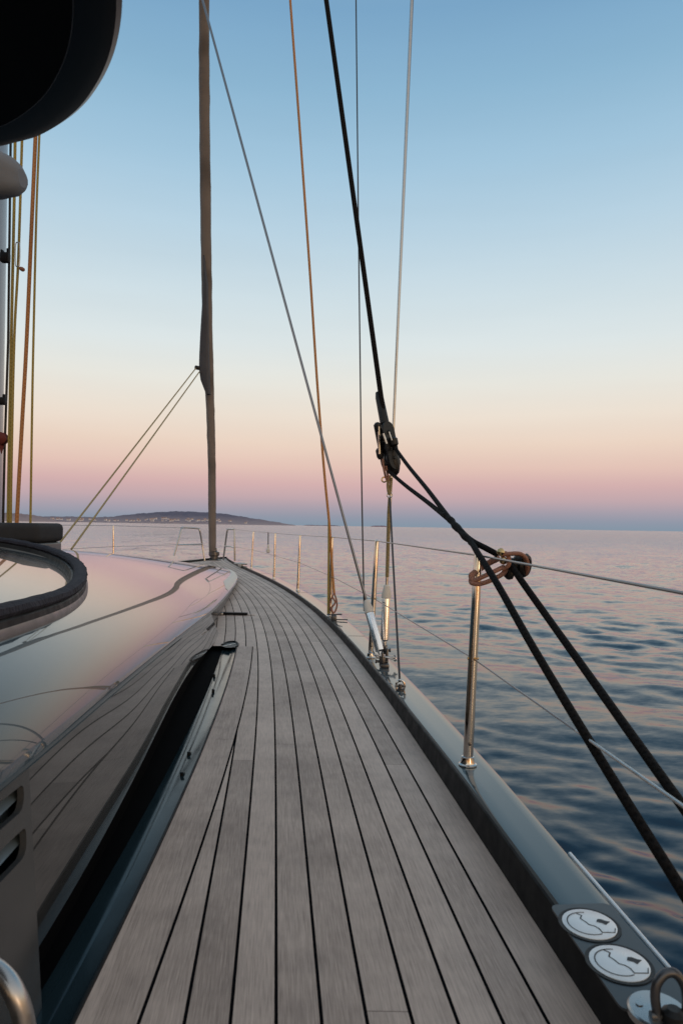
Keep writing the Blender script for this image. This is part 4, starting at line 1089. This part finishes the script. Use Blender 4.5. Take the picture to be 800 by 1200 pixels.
# ------------------------------------------------------------------ far shore
def land_mat(name, top_c, low_c, z0, z1, sc):  # slope colours are lightened and tinted to carry the aerial haze
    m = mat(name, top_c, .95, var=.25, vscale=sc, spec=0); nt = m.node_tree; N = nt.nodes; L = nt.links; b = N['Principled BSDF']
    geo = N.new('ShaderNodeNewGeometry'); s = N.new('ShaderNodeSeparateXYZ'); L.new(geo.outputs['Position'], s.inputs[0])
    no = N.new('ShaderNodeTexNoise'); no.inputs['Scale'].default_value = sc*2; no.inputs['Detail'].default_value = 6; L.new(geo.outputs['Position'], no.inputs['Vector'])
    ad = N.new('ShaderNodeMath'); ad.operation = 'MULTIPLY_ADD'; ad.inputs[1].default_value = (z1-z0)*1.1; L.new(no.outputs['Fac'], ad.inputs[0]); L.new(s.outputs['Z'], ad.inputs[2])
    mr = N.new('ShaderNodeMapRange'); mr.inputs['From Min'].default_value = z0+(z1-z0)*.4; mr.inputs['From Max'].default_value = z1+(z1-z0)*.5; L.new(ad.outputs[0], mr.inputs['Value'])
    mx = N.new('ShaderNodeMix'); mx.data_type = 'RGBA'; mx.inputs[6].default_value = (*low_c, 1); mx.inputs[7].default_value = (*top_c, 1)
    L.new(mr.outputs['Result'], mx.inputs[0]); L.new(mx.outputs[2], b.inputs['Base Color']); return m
LD = 4200.0
def hz(x): return 616.4+.0159*(x-400)
def ridge(name, prof, D, depth, m, label):
    """prof: (px, height px above the horizon)"""
    xs = np.linspace(prof[0][0], prof[-1][0], 120); mb = MB(); rows = []
    hs = np.interp(xs, [p[0] for p in prof], [p[1] for p in prof])
    hs = hs+np.minimum(1, hs/3)*(.25*np.sin(xs*.31+1)+.22*np.sin(xs*.83)+.15*np.sin(xs*1.7+2))
    for j, (t, k) in enumerate(((0, -.3), (.08, .10), (.25, .26), (.45, .5), (.7, .82), (1.0, 1.0), (1.5, .8), (2.2, -.2))):
        row = []
        for i, x in enumerate(xs):
            d = D+depth*t+40*math.sin(i*.4)*(1 if t < .2 else .3)
            X = (x-400)/F*d
            hgt = max(0, hs[i])*D/F*k*(1 if k >= 1 or k < 0 else 1+.18*math.sin(i*.9+j*2.1))
            hgt = hgt*(d/D if k > 0 else 1)
            row.append((X, d, WATER-2+max(-6, hgt+ (2 if hgt > 0 else 0)) if k > 0 else WATER-8))
        rows.append(row)
    mb.grid(rows); o = link(name, mb.mesh(name, True, 60), m); tag(o, label, kind='structure'); return o
main_prof = [(-60,7),(0,6),(40,6),(75,6.5),(105,6),(130,7),(150,9.5),(170,12),(190,13.6),(212,14.6),(232,14.4),(255,13.2),(275,11),(295,8),(315,5),(332,2.6),(346,.6),(352,-1)]
land_mat1 = land_mat('hazed_ridge_scrub', (.165, .15, .19), (.40, .31, .31), 0, 66, .012)
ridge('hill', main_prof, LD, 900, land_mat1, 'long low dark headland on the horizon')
ridge('hill', [(-140,9),(-60,11.5),(-20,11),(0,10.2),(18,9.3),(36,8.2),(50,5.5),(64,2.2),(74,-1)], LD-900, 420, land_mat('hazed_spur_scrub', (.30, .225, .23), (.40, .30, .29), 0, 40, .02), 'brownish low spur at the left end of the shore')
ridge('hill', [(352,-.5),(360,.9),(375,.7),(392,1.0),(404,-.5)], 9000, 500, land_mat('far_isle', (.22, .17, .21), (.24, .19, .22), 0, 20, .01), 'faint thin strip of land right of the headland')
ridge('hill', [(432,-.5),(437,1.2),(446,1.3),(452,1.1),(457,-.5)], 9000, 500, land_mat('red_isle', (.24, .13, .16), (.26, .15, .18), 0, 20, .01), 'faint reddish islet on the horizon below the block')
# village houses
def house_mesh():
    mb = MB()
    w, d, h, g = 10, 8, 6, 3
    v = [(-w/2,-d/2,0),(w/2,-d/2,0),(w/2,d/2,0),(-w/2,d/2,0),(-w/2,-d/2,h),(w/2,-d/2,h),(w/2,d/2,h),(-w/2,d/2,h),(-w/2,0,h+g),(w/2,0,h+g)]
    mb.add(v, [(0,1,5,4),(1,2,6,9,5),(2,3,7,6),(3,0,4,8,7)], None, 0)
    e = .5
    r = [(-w/2-e,-d/2-e,h-.3),(w/2+e,-d/2-e,h-.3),(w/2+e,0,h+g+.12),(-w/2-e,0,h+g+.12),(w/2+e,d/2+e,h-.3),(-w/2-e,d/2+e,h-.3)]
    mb.add(r, [(0,1,2,3),(3,2,4,5)], None, 1)
    for wx in (-3, 0, 3):
        mb.add([(wx-.6,-d/2-.05,2.5),(wx+.6,-d/2-.05,2.5),(wx+.6,-d/2-.05,4.3),(wx-.6,-d/2-.05,4.3)], [(0,1,2,3)], None, 2)
    return mb.mesh('house', False)
hme = house_mesh()
for mm in (mat('pale_house_wall', (.74, .69, .70), .9, var=.1, vscale=.05), mat('tile_roof', (.30, .19, .17), .9, var=.1, vscale=.2), mat('dark_window', (.05, .05, .06), .2)): hme.materials.append(mm)
rnd = random.Random(3)
for i in range(74):
    if i < 20: x = rnd.uniform(60, 112); yk = rnd.uniform(.12, .38)
    elif i < 60: x = rnd.gauss(205, 32); yk = rnd.uniform(.12, .36)
    else: x = rnd.uniform(120, 300); yk = rnd.uniform(.08, .25)
    x = max(58, min(306, x)); hp_ = np.interp(x, [p[0] for p in main_prof], [p[1] for p in main_prof])
    t = np.interp(yk, [.10, .26, .5], [.08, .25, .45]); d = LD+900*t-60
    o = bpy.data.objects.new('house', hme); COL.objects.link(o)
    o.location = ((x-400)/F*d, d, WATER+hp_*LD/F*yk+4); o.rotation_euler.z = rnd.uniform(-.6, .6); s_ = rnd.uniform(.8, 1.5); o.scale = (s_*rnd.uniform(.8, 1.5), s_, s_)
    tag(o, 'tiny pale house in the village along the far shore', 'house', 'houses along the far shore')

# ------------------------------------------------------------------ sky, light
SUN_AZ = R(145)        # compass-like angle from +Y towards +X: behind and to the right
world = bpy.data.worlds.new('World'); scene.world = world; world.use_nodes = True
nt = world.node_tree; N = nt.nodes; L = nt.links; N.clear()
outw = N.new('ShaderNodeOutputWorld'); bg = N.new('ShaderNodeBackground'); L.new(bg.outputs[0], outw.inputs[0])
tc = N.new('ShaderNodeTexCoord'); sp_ = N.new('ShaderNodeSeparateXYZ'); L.new(tc.outputs['Generated'], sp_.inputs[0])
def srgb(*c): return tuple(((v/255)/12.92 if v/255 <= .04045 else ((v/255+.055)/1.055)**2.4) for v in c)
def el(y): return math.sin(math.atan((616.4-y)/F))
def ramp_node(stops, top_):
    r = N.new('ShaderNodeValToRGB'); cr = r.color_ramp; cr.interpolation = 'EASE' if False else 'LINEAR'
    while len(cr.elements) > 1: cr.elements.remove(cr.elements[0])
    first = True
    for z, c in stops:
        pos = min(1, max(0, z/top_))
        e = cr.elements[0] if first else cr.elements.new(pos)
        e.position = pos; e.color = (*c, 1); first = False
    return r
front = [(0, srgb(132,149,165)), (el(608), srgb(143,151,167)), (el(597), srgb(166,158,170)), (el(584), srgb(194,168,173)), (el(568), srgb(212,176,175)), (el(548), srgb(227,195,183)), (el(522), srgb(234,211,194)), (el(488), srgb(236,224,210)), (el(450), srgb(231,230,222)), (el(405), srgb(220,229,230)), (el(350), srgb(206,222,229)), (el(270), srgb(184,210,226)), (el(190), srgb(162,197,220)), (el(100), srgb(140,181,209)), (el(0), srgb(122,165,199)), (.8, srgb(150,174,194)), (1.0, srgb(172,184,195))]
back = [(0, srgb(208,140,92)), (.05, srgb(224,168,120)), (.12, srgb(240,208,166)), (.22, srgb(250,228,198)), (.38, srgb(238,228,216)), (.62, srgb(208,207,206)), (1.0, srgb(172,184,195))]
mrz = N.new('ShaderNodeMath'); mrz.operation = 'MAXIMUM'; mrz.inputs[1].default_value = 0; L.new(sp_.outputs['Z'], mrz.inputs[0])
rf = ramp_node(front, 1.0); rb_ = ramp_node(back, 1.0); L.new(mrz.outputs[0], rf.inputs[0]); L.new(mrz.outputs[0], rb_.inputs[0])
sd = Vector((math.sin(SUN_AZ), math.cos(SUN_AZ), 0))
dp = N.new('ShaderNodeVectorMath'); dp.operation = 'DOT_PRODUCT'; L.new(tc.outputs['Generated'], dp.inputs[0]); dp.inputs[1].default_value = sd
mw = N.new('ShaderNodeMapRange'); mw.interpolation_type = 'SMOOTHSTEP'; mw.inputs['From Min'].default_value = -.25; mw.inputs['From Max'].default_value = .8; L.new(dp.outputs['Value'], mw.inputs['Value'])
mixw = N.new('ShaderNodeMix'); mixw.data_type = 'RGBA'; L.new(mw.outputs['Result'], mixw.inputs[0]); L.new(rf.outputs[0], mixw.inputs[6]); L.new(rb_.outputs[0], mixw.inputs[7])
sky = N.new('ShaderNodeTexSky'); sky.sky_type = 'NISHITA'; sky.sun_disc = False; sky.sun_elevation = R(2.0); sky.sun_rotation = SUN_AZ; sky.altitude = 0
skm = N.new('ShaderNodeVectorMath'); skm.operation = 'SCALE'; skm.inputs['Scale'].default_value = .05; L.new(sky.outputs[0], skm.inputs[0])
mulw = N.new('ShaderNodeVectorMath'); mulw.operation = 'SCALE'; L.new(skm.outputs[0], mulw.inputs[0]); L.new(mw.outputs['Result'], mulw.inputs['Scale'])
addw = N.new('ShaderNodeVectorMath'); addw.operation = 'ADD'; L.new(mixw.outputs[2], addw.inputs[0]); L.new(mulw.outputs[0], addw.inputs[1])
# faint unevenness of the haze
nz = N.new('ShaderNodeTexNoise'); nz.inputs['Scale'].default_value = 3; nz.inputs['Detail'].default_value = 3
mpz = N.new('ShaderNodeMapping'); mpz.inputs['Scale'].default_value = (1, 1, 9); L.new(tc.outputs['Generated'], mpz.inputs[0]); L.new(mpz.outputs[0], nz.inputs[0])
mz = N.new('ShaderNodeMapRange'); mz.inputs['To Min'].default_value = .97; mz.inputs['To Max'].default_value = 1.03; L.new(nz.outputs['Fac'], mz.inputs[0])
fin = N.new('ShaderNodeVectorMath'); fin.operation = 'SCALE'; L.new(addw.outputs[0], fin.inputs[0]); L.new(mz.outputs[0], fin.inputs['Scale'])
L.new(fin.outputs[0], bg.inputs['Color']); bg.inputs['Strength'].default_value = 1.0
sl = bpy.data.lights.new('sun', 'SUN'); sl.energy = .2; sl.angle = R(14); sl.color = (1, .78, .56)
so = bpy.data.objects.new('sun', sl); COL.objects.link(so)
dirv = -Vector((sd.x*math.cos(R(4)), sd.y*math.cos(R(4)), math.sin(R(4))))
so.rotation_euler = dirv.to_track_quat('-Z', 'Y').to_euler()

scene.view_settings.view_transform = 'Standard'; scene.view_settings.look = 'None'; scene.view_settings.exposure = 0; scene.view_settings.gamma = 1
scene.render.engine = 'CYCLES'; scene.cycles.use_denoising = True
scene.render.resolution_x = 682; scene.render.resolution_y = 1024
